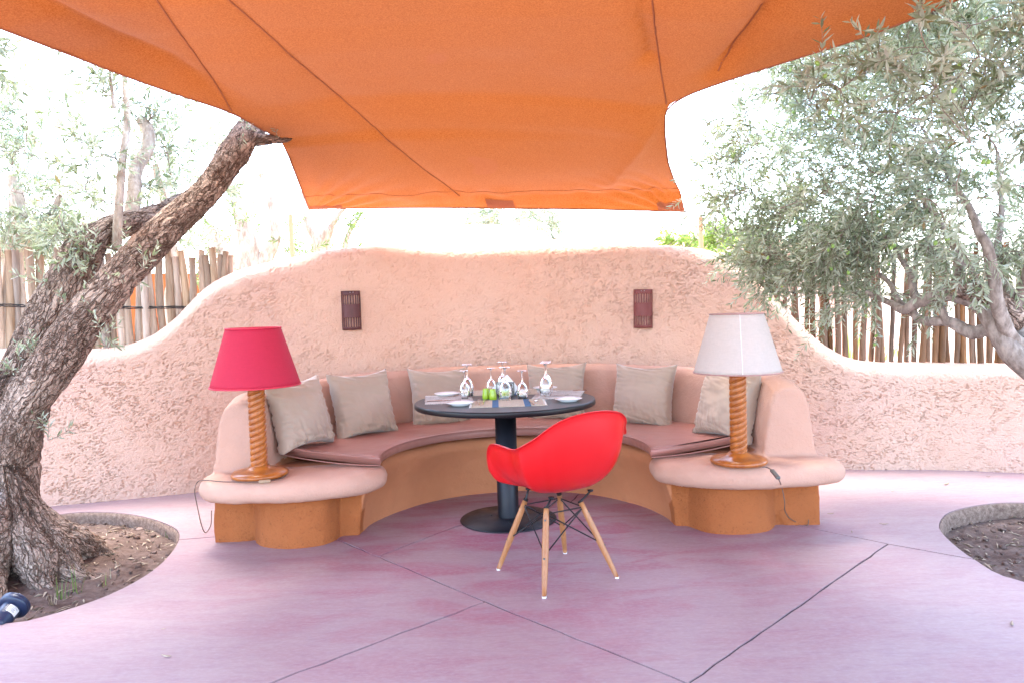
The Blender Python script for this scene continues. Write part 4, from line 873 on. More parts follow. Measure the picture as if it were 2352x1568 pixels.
# ================================================================ canvas canopy
def build_canopy():
    YF = 6.38
    LE = [(710, 480, YF), (693, 437, 6.0), (668, 372, 5.45), (655, 340, 5.2), (640, 318, 5.1), (600, 297, 4.92), (533, 259, 4.65), (420, 222, 4.3), (300, 180, 4.0), (150, 122, 3.7), (0, 65, 3.4)]
    RE = [(1572, 487, YF), (1550, 440, 5.98), (1535, 380, 5.5), (1527, 310, 5.0), (1528, 262, 4.76), (1537, 242, 4.68), (1560, 228, 4.58), (1620, 203, 4.4), (1700, 176, 4.2), (1850, 128, 3.9), (2000, 82, 3.65), (2200, 0, 3.35)]
    L = np.array([PY(*q) for q in LE] + [(-2.95, 2.2, 2.82), (-3.3, 0.9, 2.9), (-3.5, -0.8, 2.95)]); R = np.array([PY(*q) for q in RE] + [(2.9, 2.3, 2.86), (3.3, 0.9, 2.93), (3.5, -0.8, 2.97)])  # unseen near end drawn further back to cut sunlit floor bounce
    ys = np.r_[np.linspace(YF, YF - 0.35, 26), np.linspace(YF - 0.38, -0.8, 215)]
    ip = lambda A, k: np.interp(-ys, -A[:, 1], A[:, k])
    ns = 190; s = np.linspace(0, 1, ns); Vx = ip(L, 0)[:, None] * (1 - s) + ip(R, 0)[:, None] * s; Vz = ip(L, 2)[:, None] * (1 - s) + ip(R, 2)[:, None] * s
    Vy = np.repeat(ys[:, None], ns, 1); bulge = 4 * s * (1 - s)
    Vz = Vz + bulge * (0.02 + 0.10 * sstep(YF - 0.3, 4.0, Vy))                               # cloth lifted along the middle
    # far hem hangs down as a flap, deeper towards the white-lamp side
    hemv = np.interp(s, [0, 0.35, 1], [477, 452, 441]); hz = np.array([PY(710 + 860 * a, b, YF - 0.18)[2] for a, b in zip(s, hemv)])
    z662 = np.array([np.interp(-(YF - 0.18), -ys, Vz[:, k]) for k in range(ns)]); lift = np.maximum(hz - z662, 0)
    prof = np.where(Vy > YF - 0.18, np.clip((YF - Vy) / 0.18, 0, 1), np.exp(-((YF - 0.18 - Vy) / 0.55) ** 2)); Vz = Vz + prof * lift[None, :]
    P = np.stack([Vx, Vy, Vz], -1).reshape(-1, 3)
    # seams, and soft tension creases along them
    px = PROJ(P)
    def on(pts, dz=-0.006, n=90):
        pts = np.asarray(pts, float); l_ = np.r_[0, np.cumsum(np.linalg.norm(np.diff(pts, axis=0), axis=1))]; q = np.linspace(0, l_[-1], n); uu = np.interp(q, l_, pts[:, 0]); vv = np.interp(q, l_, pts[:, 1]); out = []
        for a, b in zip(uu, vv):
            d = (px[:, 0] - a) ** 2 + (px[:, 1] - b) ** 2; j = np.argsort(d)[:4]; w = 1 / (d[j] + 0.5); out.append((P[j] * w[:, None]).sum(0) / w.sum())
        out = np.array(out)
        for _ in range(3): out[1:-1] = (out[:-2] + out[1:-1] * 2 + out[2:]) / 4
        return out + [0, 0, dz]
    seams = [on([(1790, -10), (1740, 62), (1690, 122), (1650, 172)]), on([(500, -20), (640, 108), (800, 250), (980, 400), (1055, 452)]), on([(350, -10), (420, 95), (480, 190), (533, 256)]), on([(1496, -10), (1506, 90), (1518, 170), (1531, 238)])]
    folds = [(on([(1790, -10), (1740, 60), (1680, 130), (1640, 180)], 0), 0.055, 0.07), (on([(1470, 0), (1468, 50), (1482, 90), (1490, 140)], 0), 0.05, 0.06), (on([(60, -10), (250, 80), (400, 150), (520, 245)], 0), 0.045, 0.10), (on([(1528, 262), (1440, 370), (1400, 420)], 0), -0.05, 0.12)]
    from mathutils.kdtree import KDTree
    dz = np.zeros(len(P))
    for path, amp, wd in [(sm, 0.02, 0.09) for sm in seams] + folds:
        q = catmull(path[::3], 6); seg = np.full(len(P), 9.0)
        for a in q: seg = np.minimum(seg, (P[:, 0] - a[0]) ** 2 + (P[:, 1] - a[1]) ** 2)
        dd = np.sqrt(seg); dz += amp * np.exp(-dd / wd)
    near_l = np.exp(-(((P[:, 0] - L[0, 0]) ** 2 + (P[:, 1] - YF) ** 2) / 0.5)); near_r = np.exp(-(((P[:, 0] - R[0, 0]) ** 2 + (P[:, 1] - YF + 0.1) ** 2) / 0.35))
    ang_r = np.arctan2(P[:, 1] - YF - 0.15, P[:, 0] - R[0, 0] - 0.1); ang_l = np.arctan2(P[:, 1] - YF - 0.15, P[:, 0] - L[0, 0] + 0.1)
    dz += 0.014 * near_r * np.sin(ang_r * 42 + 2 * pn(P * 3, 1)) + 0.010 * near_l * np.sin(ang_l * 34)
    hemband = np.exp(-((P[:, 1] - YF + 0.2) / 0.10) ** 2); dz += 0.030 * hemband * pn(np.c_[P[:, 0] * 7, P[:, 1] * 2.5, 0 * P[:, 0]], 4.0)
    dz += 0.022 * fbm(np.c_[P[:, 0] * 0.9, P[:, 1] * 0.9, 0 * P[:, 0]], 3, 6.0)
    edge = np.tile(np.clip(np.minimum(s, 1 - s) * 14, 0, 1), len(ys)); edge = np.where(P[:, 1] > YF - 0.03, 0.15, edge); P[:, 2] += dz * edge
    base = np.array([0, 3.5, 2.5]); root = thing('canvas_canopy', 'orange canvas shade canopy stretched overhead', 'canopy', base)
    n2 = len(ys); f = grid_faces(n2, ns); N_ = n2 * ns; top = P.copy(); top[:, 2] += 0.0025
    idx = np.arange(N_).reshape(n2, ns); rim = np.r_[idx[:, 0], idx[-1, 1:], idx[::-1, -1][1:], idx[0, ::-1][1:-1]]
    part('cloth', (P - base, f), MT['canvas'], root)
    # hems along the edges, dark thread on the seams
    part('edge_hem', tube(catmull(P[idx[::6, 0]] - base, 3), 0.0055, 6), MT['canvas_patch'], root); part('edge_hem', tube(catmull(P[idx[::6, -1]] - base, 3), 0.0055, 6), MT['canvas_patch'], root)
    part('edge_hem', tube(P[idx[0, ::3]] - base, 0.007, 6), MT['canvas_patch'], root)
    for sm in seams:
        kd = KDTree(len(P)); [kd.insert(tuple(p_), i) for i, p_ in enumerate(P)] if False else None
        q = sm.copy()
        for i, a in enumerate(q):
            j = np.argmin((P[:, 0] - a[0]) ** 2 + (P[:, 1] - a[1]) ** 2); q[i, 2] = P[j, 2] - 0.001
        for _ in range(2): q[1:-1] = (q[:-2] + q[1:-1] * 2 + q[2:]) / 4
        part('seam', tube(q - base, 0.0045, 6), MT['seam_thread'], root)
    hs = P[idx[18, ::3]].copy(); hs[:, 2] -= 0.001; part('seam', tube(hs - base, 0.0022, 5), MT['seam_thread'], root)
    # reinforcing patch in the middle of the far hem, and corner patches
    def patch(jj0, jj1, ii0, ii1):
        sub = idx[ii0:ii1, jj0:jj1]; V = P[sub.ravel()] - [0, 0.002, 0.004]; part('reinforcing_patch', (V - base, grid_faces(sub.shape[0], sub.shape[1])), MT['canvas_patch'], root)
    j0 = int(ns * (1120 - 710) / 862); patch(j0, j0 + 15, 0, 10); patch(ns - 14, ns, 0, 7); patch(0, 18, 0, 5)
    # turnbuckles, then the poles they are hooked to
    def rig(corner, topxy, label):
        c_ = corner - base; e_ = topxy - base; d = nrm(e_ - c_); Lr = np.linalg.norm(e_ - c_); Rm = orient(d)
        ring = [(0.018 * math.cos(a), 0, 0.018 + 0.018 * math.sin(a)) for a in np.linspace(0, 6.2832, 18)]
        f1 = [(0.012, 0, 0.05), (0.012, 0, 0.05 + 0.55 * (Lr - .08))]; f2 = [(-0.012, 0, 0.05), (-0.012, 0, 0.05 + 0.55 * (Lr - .08))]
        vf = [tube(ring, 0.0035, 6, False), tube(f1, 0.0042, 6), tube(f2, 0.0042, 6), tube([(-0.014, 0, 0.05), (0.014, 0, 0.05)], 0.006, 6), tube([(-0.014, 0, 0.05 + 0.55 * (Lr - .08)), (0.014, 0, 0.05 + 0.55 * (Lr - .08))], 0.006, 6), tube([(0, 0, 0.03), (0, 0, 0.10)], 0.0035, 6), tube([(0, 0, 0.4 * Lr), (0, 0, Lr)], 0.0035, 6)]
        v_, f_ = join(*vf); part('turnbuckle', (v_ @ Rm.T + c_, f_), MT['galv_steel'], root)
        g_ = thing('canopy_post', label, 'post', (topxy[0], topxy[1], -0.3), 0, 'posts holding the canopy')
        part('shaft', tube([(0, 0, 0), (0, 0, topxy[2] + 0.3 - 0.01)], 0.022, 16), MT['clay'], g_); part('eye_bolt', tube([(0, 0, topxy[2] + 0.3 - 0.02), (0, 0, topxy[2] + 0.3 + 0.012)], 0.008, 8), MT['galv_steel'], g_)
    rig(P[idx[0, 0]], PY(667, 491, 6.85), 'slim pale post behind the wall, hooked to the canopy near the bare olive trunks')
    rig(P[idx[0, -1]], PY(1609, 497, 6.85), 'slim pale post behind the wall, hooked to the canopy near the leafy olive crown')
    # the near corners run out to posts behind the viewer
    for sg, e in ((-1, P[idx[-1, 0]]), (1, P[idx[-1, -1]])):
        tp = e + np.array([sg * 0.35, -0.3, 0.05]); g_ = thing('canopy_post', 'tall post holding the open end of the canopy on the side of the ' + ('red lamp' if sg < 0 else 'white lamp'), 'post', (tp[0], tp[1], 0), 0, 'posts at the near end'); part('shaft', tube([(0, 0, 0), (0, 0, tp[2])], 0.035, 16), MT['clay'], g_)
        part('turnbuckle', tube([e - base, tp - base], 0.005, 6), MT['galv_steel'], root)
build_canopy()

# ================================================================ trees
def leaves_mesh(B, D, Nn, Ln, Wd, tint):
    n = len(B); D = nrm(D); S_ = nrm(np.cross(D, Nn)); Nn = np.cross(S_, D)
    m1 = B + D * (Ln * 0.48)[:, None] - Nn * (Wd * 0.22)[:, None]; l = B + D * (Ln * 0.42)[:, None] - S_ * (Wd / 2)[:, None]; r = B + D * (Ln * 0.42)[:, None] + S_ * (Wd / 2)[:, None]
    l2 = B + D * (Ln * 0.74)[:, None] - S_ * (Wd * 0.33)[:, None] - Nn * (Ln * 0.02)[:, None]; r2 = B + D * (Ln * 0.74)[:, None] + S_ * (Wd * 0.33)[:, None] - Nn * (Ln * 0.02)[:, None]
    tip = B + D * Ln[:, None] - Nn * (Ln * 0.06)[:, None]
    V = np.stack([B, l, m1, r, l2, r2, tip], 1).reshape(-1, 3); o = np.arange(n)[:, None] * 7
    T3 = np.concatenate([o + np.array(q) for q in [(0, 2, 1), (0, 3, 2), (1, 2, 4), (2, 3, 5), (4, 2, 5), (4, 5, 6)]], 1).reshape(-1, 3)
    return V, T3, np.repeat(tint, 7)
class TreeGrow:
    def __init__(s, seed): s.r = np.random.RandomState(seed); s.nodes = []; s.nrad = []; s.tubes = []; s.lv = []; s.lt = []; s.tips = []
    def limb(s, pts, rad, n=6):
        P = catmull(pts, n); R = np.interp(np.linspace(0, 1, len(P)), np.linspace(0, 1, len(rad)), rad); s.nodes += list(P); s.nrad += list(R); return P, R
    def grow_to(s, targets, rmin=0.0035, curl=0.22, k=0.011, maxr=0.02):
        T = np.asarray(targets); A = np.array(s.nodes); d = np.array([np.min(((A - t) ** 2).sum(1)) for t in T])
        for i in np.argsort(d):
            t = T[i]; A = np.array(s.nodes); dist = np.sqrt(((A - t) ** 2).sum(1)); j = int(np.argmin(dist)); L = dist[j]
            if L < 0.05: continue
            p0 = A[j]; c1 = p0 + (t - p0) * 0.45 + s.r.normal(size=3) * L * curl + np.array([0, 0, 0.10 * L]); u = np.linspace(0, 1, 7)[:, None]
            path = (1 - u) ** 2 * p0 + 2 * u * (1 - u) * c1 + u ** 2 * t; path[1:-1] += s.r.normal(size=(5, 3)) * L * 0.02
            ra = min(s.nrad[j] * 0.8, rmin + k * L, maxr); rad = np.linspace(ra, rmin, 7); s.tubes.append(tube(path, rad, 5, False)); s.nodes += list(path[1:]); s.nrad += list(rad[1:])
    def twigs(s, n, Lr=(0.18, 0.42), centre=None, droop=0.25, leaf=(0.042, 0.068), wid=0.24, step=0.021, keep=None, tip_bias=True, out=0.7, rad=0.0021, tint=None):
        A = np.array(s.nodes); R = np.array(s.nrad); ok = np.where(R < 0.014)[0] if tip_bias else np.arange(len(A))
        if keep is not None: ok = ok[keep(A[ok])]
        cen = A.mean(0) if centre is None else np.asarray(centre)
        for j in s.r.choice(ok, n):
            p = A[j].copy(); d = nrm(nrm(p - cen) * out + s.r.normal(size=3) * 0.55); L = s.r.uniform(*Lr); k = 7; path = [p]
            bend = s.r.normal(size=3) * 0.12
            for i in range(k - 1): d = nrm(d + bend * 0.5 + np.array([0, 0, -droop * 0.22])); path.append(path[-1] + d * L / (k - 1))
            path = np.array(path); s.tubes.append(tube(path, np.linspace(rad, rad * 0.4, k), 3, False)); s.tips.append(path[-2])
            m_ = int(L / step); f = np.linspace(0.10, 1, m_) * (k - 1); i0 = np.minimum(f.astype(int), k - 2); Bp = path[i0] + (path[i0 + 1] - path[i0]) * (f - i0)[:, None]; td = nrm(path[i0 + 1] - path[i0])
            a = s.r.rand(m_) * 6.283; ref = nrm(np.cross(td, s.r.normal(size=3)[None] + 0 * td)); bi = np.cross(td, ref); alt = (np.arange(m_) % 2) * math.pi + (np.arange(m_) // 2 % 2) * 1.57 + s.r.normal(size=m_) * 0.35
            for h in (0, 1):
                side = ref * np.cos(alt + h * math.pi)[:, None] + bi * np.sin(alt + h * math.pi)[:, None]; D = nrm(td * s.r.uniform(0.5, 1.0, (m_, 1)) + side * 0.75 + s.r.normal(size=(m_, 3)) * 0.12)
                kp = s.r.rand(m_) < 0.86; Ln = s.r.uniform(*leaf, m_) * np.interp(np.arange(m_) / max(m_ - 1, 1), [0, 0.3, 0.85, 1], [0.8, 1, 1, 0.7])
                s.lv.append((Bp[kp], D[kp], nrm(np.cross(D, np.cross(td, D)) + s.r.normal(size=(m_, 3)) * 0.4)[kp], Ln[kp], (Ln * wid * s.r.uniform(0.8, 1.15, m_))[kp])); tt = np.clip(s.r.beta(1.5, 1.5, m_) * 0.93 + (s.r.rand(m_) < 0.015) * 0.5, 0, 1); s.lt.append(tt[kp])
    def finish(s, root, base, leaf_mat, twig_mat='twig', bname='branches'):
        base = np.asarray(base)
        if s.tubes:
            nv = 0; Vs = []; Fs = []
            for v, f in s.tubes: Vs.append(v); Fs.append(np.array(f) + nv); nv += len(v)
            part(bname, (np.vstack(Vs) - base, np.vstack(Fs)), MT[twig_mat], root)['kind'] = 'stuff'
        if s.lv:
            B, D, Nn, Ln, Wd = [np.concatenate([q[i] for q in s.lv]) for i in range(5)]; V, T3, tn = leaves_mesh(B, D, Nn, Ln, Wd, np.concatenate(s.lt))
            part('crown', (V - base, T3), MT[leaf_mat], root, smooth=False, attr=tn); return len(B)
def ell(r_, n, c, R, shell=0.25):
    d = nrm(r_.normal(size=(n, 3))); q = (shell + (1 - shell) * r_.rand(n)) ** (1 / 2.2); return np.asarray(c) + d * q[:, None] * np.asarray(R)
def trunk_mesh(skels, voxel, amp, seed, smooth=3):
    """skels: list of (points, radii); returns verts, quads, limb coordinates (x, y across the limb, z along it)"""
    me = remesh(join(*[tube(P, R, 20) for P, R in skels]), voxel, smooth); V, N = mesh_np(me); best = np.full(len(V), 1e9); co = np.zeros((len(V), 3))
    for k, (P, R) in enumerate(skels):
        P = np.asarray(P); R = np.asarray(R); T = nrm(np.gradient(P, axis=0)); s_ = np.r_[0, np.cumsum(np.linalg.norm(np.diff(P, axis=0), axis=1))]
        h = np.array([0.3, 0.9, 0.2]); X = nrm(np.cross(T[0], h)); Xs = []
        for t in T: X = nrm(X - t * (X @ t)); Xs.append(X)
        Xs = np.array(Xs)
        for i in range(0, len(V), 40000):
            q = V[i:i + 40000]; d2 = ((q[:, None] - P[None]) ** 2).sum(2); j = d2.argmin(1); dist = np.sqrt(d2[np.arange(len(q)), j]) - R[j]; dv = q - P[j]; al = (dv * T[j]).sum(1)
            u = dist < best[i:i + 40000]; c_ = np.stack([(dv * Xs[j]).sum(1), (dv * np.cross(T[j], Xs[j])).sum(1), s_[j] + al + 5 * k], 1); best[i:i + 40000][u] = dist[u]; co[i:i + 40000][u] = c_[u]
    Cs = co * np.array([1, 1, 0.32]); rid = np.minimum(np.abs(fbm(Cs * 15, 2, seed)) / 0.10, 1); kn = fbm(V * 3.5, 3, seed + 1); tw = fbm(Cs * np.array([6, 6, 3]), 2, seed + 4)
    V = V + N * (amp * (0.6 * kn + 0.75 * tw + 0.6 * (rid - 0.8) + 0.25 * fbm(Cs * 45, 2, seed + 2)))[:, None]; fq_ = np.array([p_.vertices[:] for p_ in me.polygons]); bpy.data.meshes.remove(me); return V, fq_, co
def bark_part(name, res, base, mat, root):
    V, Fq, co = res; me = make_mesh(name, V - base, Fq); a = me.attributes.new('limbco', 'FLOAT_VECTOR', 'POINT'); a.data.foreach_set('vector', co.astype(np.float32).ravel()); return link(name, me, mat, root)

# ---- the leaning olive by the red lamp
def left_olive():
    base = np.array([TREE_L[0], TREE_L[1], 0.0]); root = thing('olive_tree', 'old leaning olive with two thick cracked trunks beside the red lamp', 'tree', base)
    q = lambda pts: ([PY(u, v, Y) for u, v, Y, r in pts], [r for *_, r in pts])
    trunk = q([(-5, 1345, 4.02, .34), (2, 1290, 4.04, .26), (6, 1200, 4.08, .195), (10, 1100, 4.10, .165), (18, 1000, 4.12, .155), (36, 920, 4.12, .145)])
    A = q([(20, 1040, 4.06, .125), (58, 930, 4.04, .120), (120, 840, 4.02, .118), (183, 745, 4.02, .108), (246, 668, 4.06, .102), (314, 592, 4.16, .094), (398, 512, 4.34, .088), (476, 440, 4.58, .084), (540, 352, 4.86, .086), (585, 285, 5.05, .082), (640, 215, 5.25, .07)])
    B = q([(20, 1000, 4.18, .140), (45, 880, 4.24, .128), (92, 772, 4.32, .120), (140, 680, 4.40, .114), (182, 600, 4.48, .108), (225, 545, 4.58, .085), (300, 512, 4.75, .075), (370, 488, 4.95, .06), (430, 455, 5.2, .045)])
    st = q([(185, 590, 4.5, .10), (205, 548, 4.56, .085), (212, 525, 4.6, .05)]); kn = q([(575, 318, 4.98, .05), (615, 320, 5.0, .038), (655, 322, 5.03, .018), (672, 318, 5.04, .008)])
    vfs = []
    for P, R in (trunk, A, B, st, kn):
        C_ = catmull(P, 6); Rr = np.interp(np.linspace(0, 1, len(C_)), np.linspace(0, 1, len(R)), R); vfs.append((C_, Rr))
    r_ = np.random.RandomState(5)
    for k, a in enumerate([-2.4, -1.75, -1.15, -0.55, -0.05, 0.5, 1.2, 2.1, 3.0]):      # buttress roots
        L = r_.uniform(0.42, 0.62); d = np.array([math.cos(a), math.sin(a), 0]); s_ = np.array([-d[1], d[0], 0])
        pts = [base + d * 0.0 + [0, 0, 0.60], base + d * 0.15 + [0, 0, 0.24], base + d * 0.30 + s_ * 0.03 * r_.normal() + [0, 0, 0.06], base + d * L * 0.85 + s_ * 0.05 * r_.normal() + [0, 0, -0.03], base + d * L * 1.1 + [0, 0, -0.12]]; C_ = catmull(pts, 5); vfs.append((C_, np.interp(np.linspace(0, 1, len(C_)), [0, 0.25, 0.5, 0.75, 1], [0.03, 0.085, 0.105, 0.065, 0.03])))
    bark_part('trunk', trunk_mesh(vfs, 0.0105, 0.026, 3), base, MT['olive_bark'], root)
    T = TreeGrow(21)
    thin = [q([(268, 575, 4.55, .030), (273, 480, 4.6, .027), (280, 380, 4.68, .024), (292, 290, 4.75, .021), (288, 200, 4.85, .017), (280, 120, 4.95, .012)]), q([(300, 512, 4.75, .05), (308, 450, 4.85, .046), (312, 390, 4.95, .043), (338, 345, 5.0, .042), (340, 300, 5.05, .040), (325, 276, 5.08, .036)]), q([(262, 250, 4.7, .010), (250, 150, 4.7, .008), (240, 60, 4.7, .006)])]
    lv = []
    for P, R in thin:
        C_, Rr = T.limb(P, R); lv.append(tube(C_, Rr, 12))
    V, Fc = join(*lv); V = V + 0.006 * np.stack([pn(V * 14, k) for k in (1, 2, 3)], -1); part('limb', (V - base, Fc), MT['pale_bark'], root)
    C_, Rr = T.limb([(-2.92, 4.12, 0.80), (-3.12, 4.0, 1.5), (-3.3, 3.8, 2.2), (-3.6, 3.6, 2.9), (-3.7, 3.4, 3.4)], [.10, .085, .07, .05, .03]); bark_part('limb', trunk_mesh([(C_, Rr)], 0.014, 0.016, 6), base, MT['olive_bark'], root)  # unseen limb added to bear the shading lobes
    T.grow_to(ell(T.r, 90, (-3.5, 3.6, 3.2), (0.75, 1.1, 0.6)), rmin=0.004, maxr=0.02); T.grow_to(ell(T.r, 60, (-2.6, 3.5, 3.45), (0.65, 0.85, 0.35)), rmin=0.004, maxr=0.02); T.twigs(2100, (0.25, 0.5), centre=(-3.55, 3.45, 2.9), leaf=(0.06, 0.09), wid=0.3, keep=lambda A: ((A[:, 0] < -2.95) & (A[:, 2] > 2.3)) | (A[:, 2] > 3.15))  # out-of-view crown lobes added to shade the floor and wall here
    C_, Rr = T.limb([PY(585, 285, 5.05), PY(640, 215, 5.25), (-1.95, 5.45, 3.25), (-2.2, 5.5, 3.7)], [.085, .07, .05, .03]); bark_part('limb', trunk_mesh([(C_, Rr)], 0.014, 0.012, 7), base, MT['olive_bark'], root)
    T.grow_to(ell(T.r, 60, (-2.15, 5.75, 3.8), (0.8, 0.6, 0.4)), rmin=0.004, maxr=0.02); T.twigs(600, (0.22, 0.42), centre=(-2.15, 5.7, 3.6), droop=0.0, leaf=(0.06, 0.09), wid=0.3, keep=lambda A: (A[:, 2] > 3.5) & (A[:, 1] > 4.2))  # lobe hidden above the canopy, added to keep sun off the floor
    tg = [PY(u, v, Y) for u, v, Y in [(200, 420, 4.4), (180, 320, 4.6), (230, 230, 4.8), (120, 300, 4.9), (140, 480, 4.5), (260, 470, 4.3), (330, 430, 4.9), (400, 430, 5.2), (350, 260, 5.0), (430, 330, 5.4), (210, 130, 4.6), (60, 220, 5.0), (60, 330, 5.2), (380, 350, 5.1), (240, 350, 4.5), (330, 200, 5.1), (160, 560, 4.4), (420, 250, 5.6), (30, 120, 4.8)]]
    T.grow_to(np.array(tg), rmin=0.003, maxr=0.010)
    T.twigs(120, (0.14, 0.34), centre=PY(280, 420, 4.8), droop=0.1, keep=lambda A: (A[:, 0] > -2.9) & (A[:, 2] < 3.0), leaf=(0.05, 0.078), out=0.5)
    # short shoots sprouting from the old wood
    sh = [(235, 620, 3.93), (100, 790, 4.25), (150, 700, 4.2), (190, 700, 4.0), (250, 800, 3.9), (330, 600, 4.0), (110, 1010, 3.95), (30, 855, 4.0), (45, 830, 3.98), (12, 560, 3.7), (25, 575, 3.72), (240, 770, 3.88), (105, 650, 4.25), (185, 640, 4.3), (75, 835, 4.1), (640, 322, 4.98), (560, 300, 4.8), (100, 985, 3.95), (210, 590, 4.3), (195, 560, 4.35), (200, 545, 4.2), (290, 570, 4.05), (85, 815, 4.12), (325, 620, 4.02)]
    for u, v, Y in sh:
        p_ = PY(u, v, Y); T.nodes += [p_]; T.nrad += [0.004]
    T2 = TreeGrow(33); T2.nodes = [PY(*x) for x in sh]; T2.nrad = [0.004] * len(sh); T2.twigs(58, (0.07, 0.17), centre=base + [0, 0.5, 0.2], droop=-0.3, leaf=(0.035, 0.058), out=0.55, step=0.017)
    T.tubes += T2.tubes; T.lv += T2.lv; T.lt += T2.lt
    return T.finish(root, base, 'olive_leaf')
n1_ = left_olive()

# ---- the spreading olive by the white lamp
def right_olive():
    base = np.array([3.42, 3.95, -0.05]); root = thing('olive_tree', 'bushy olive with a wide silvery crown and green fruit beside the white lamp', 'tree', base)
    q = lambda pts: ([PY(u, v, Y) if Y < 50 else np.array([u, v, Y - 100]) for u, v, Y, r in pts], [r for *_, r in pts])
    W3 = lambda x, y, z, r: (x, y, z + 100, r)
    L = [q([W3(3.45, 3.95, -0.15, .17), W3(3.40, 3.97, 0.25, .135), W3(3.25, 4.0, 0.55, .12), W3(3.05, 4.03, 0.80, .11), (2345, 800, 4.05, .095)]),
         q([W3(3.1, 3.9, 0.62, .07), (2352, 835, 3.95, .062), (2312, 790, 3.98, .055), (2280, 742, 4.02, .050), (2252, 700, 4.06, .047), (2215, 682, 4.10, .044), (2165, 676, 4.16, .040), (2132, 688, 4.2, .036), (2100, 698, 4.25, .031), (2075, 712, 4.3, .026), (2040, 695, 4.4, .018), (1990, 670, 4.5, .012)]),
         q([W3(3.05, 4.03, 0.80, .08), (2335, 790, 4.0, .046), (2306, 745, 3.95, .038), (2290, 693, 3.92, .034), (2283, 640, 3.9, .031), (2270, 580, 3.9, .028), (2250, 535, 3.95, .023), (2222, 470, 4.05, .018), (2170, 390, 4.2, .013), (2120, 300, 4.35, .009)]),
         q([(2330, 730, 4.15, .085), (2290, 700, 4.08, .075), (2250, 675, 4.05, .062), (2215, 662, 4.05, .056), (2184, 659, 4.05, .052)]),
         q([(2206, 662, 4.05, .036), (2205, 620, 4.05, .030), (2203, 590, 4.1, .026), (2185, 555, 4.2, .020), (2150, 500, 4.3, .015), (2100, 440, 4.5, .010)]),
         q([(2272, 755, 4.1, .040), (2235, 763, 4.15, .038), (2198, 748, 4.2, .034), (2170, 738, 4.22, .030), (2122, 738, 4.3, .026), (2092, 716, 4.36, .022), (2062, 690, 4.4, .018), (2046, 655, 4.5, .015), (2020, 630, 4.6, .010)]),
         q([(2178, 745, 4.2, .024), (2166, 715, 4.2, .020), (2158, 690, 4.25, .015), (2150, 640, 4.3, .010)]), q([(2102, 697, 4.25, .024), (2097, 660, 4.3, .021), (2088, 625, 4.35, .018), (2060, 580, 4.5, .014), (2020, 520, 4.7, .010)]),
         q([(2345, 790, 4.1, .06), (2330, 700, 4.3, .04), (2310, 660, 4.4, .03), (2290, 600, 4.5, .024), (2300, 480, 4.6, .017), (2290, 350, 4.7, .012)]), q([(2352, 700, 4.05, .03), (2340, 690, 4.1, .026), (2380, 560, 3.8, .022), (2400, 380, 3.6, .016), (2380, 200, 3.5, .010)]),
         q([(2245, 672, 4.05, .022), (2240, 640, 4.0, .016), (2225, 605, 3.95, .012), (2190, 560, 3.9, .008)])]
    T = TreeGrow(41); vfs = []; sk = []
    for i, (P, R) in enumerate(L):
        C_, Rr = T.limb(P, R, 7); C_ = C_ + 0.010 * np.stack([pn(C_ * 7, k + i) for k in (1, 2, 3)], -1) * (Rr < 0.06)[:, None]; vfs.append(tube(C_, Rr, 14)); sk.append((C_, Rr))
    bark_part('trunk', trunk_mesh(sk[:1] + sk[3:4], 0.011, 0.014, 8, 2), base, MT['olive_bark'], root)
    for v_ in vfs[1:3] + vfs[4:]:
        Vv = v_[0]; Vv = Vv + 0.005 * np.stack([pn(Vv * 16, k) for k in (4, 5, 6)], -1); part('limb', (Vv - base, v_[1]), MT['limb'], root)
    r_ = T.r
    # crown made of overlapping lobes that lean out over the wall and towards the canopy
    tg = np.vstack([ell(r_, 150, (3.05, 4.25, 2.25), (1.35, 1.15, 0.95)), ell(r_, 90, (2.05, 4.75, 2.10), (0.85, 0.60, 0.75)), ell(r_, 30, (1.92, 5.0, 1.74), (0.45, 0.45, 0.32)), ell(r_, 12, (2.15, 5.0, 1.45), (0.5, 0.4, 0.22)), ell(r_, 40, (2.55, 3.3, 2.35), (0.6, 0.6, 0.5)), ell(r_, 12, (2.9, 4.6, 1.65), (0.7, 0.6, 0.25)), ell(r_, 50, (2.3, 4.7, 2.85), (0.8, 0.6, 0.55))])
    tg = np.vstack([tg, ell(r_, 40, (2.25, 3.85, 3.15), (0.65, 0.6, 0.35)), ell(r_, 40, (2.8, 5.5, 3.1), (0.9, 0.5, 0.4))])  # two further lobes added to shade sunlit floor on this side
    wy = wall_y(tg[:, 0]); tg = tg[(tg[:, 1] < wy - 0.05) | (tg[:, 2] > wall_top(tg[:, 0]) + 0.15)]
    tg = tg[~((tg[:, 0] < 1.95) & (tg[:, 1] < 4.35))]
    T.grow_to(tg, rmin=0.003, maxr=0.013)
    cc = (2.9, 4.2, 1.9)
    T.twigs(3300, (0.18, 0.42), centre=cc, droop=0.35, leaf=(0.040, 0.066), keep=lambda A: (A[:, 2] > 1.15) & (A[:, 0] > 1.35))
    # dense upper shoots above the canopy edge, added to shade the floor
    T3 = TreeGrow(77); T3.nodes = list(ell(T3.r, 420, (2.05, 4.05, 3.4), (0.85, 0.95, 0.28))) + list(ell(T3.r, 260, (2.95, 5.5, 3.3), (0.9, 0.55, 0.3))); T3.nrad = [0.004] * 680
    T.grow_to(np.array(T3.nodes)[::5], rmin=0.003, maxr=0.012); T3.twigs(1100, (0.2, 0.4), centre=(2.4, 4.5, 2.4), droop=0.1, leaf=(0.045, 0.07)); T.tubes += T3.tubes; T.lv += T3.lv; T.lt += T3.lt
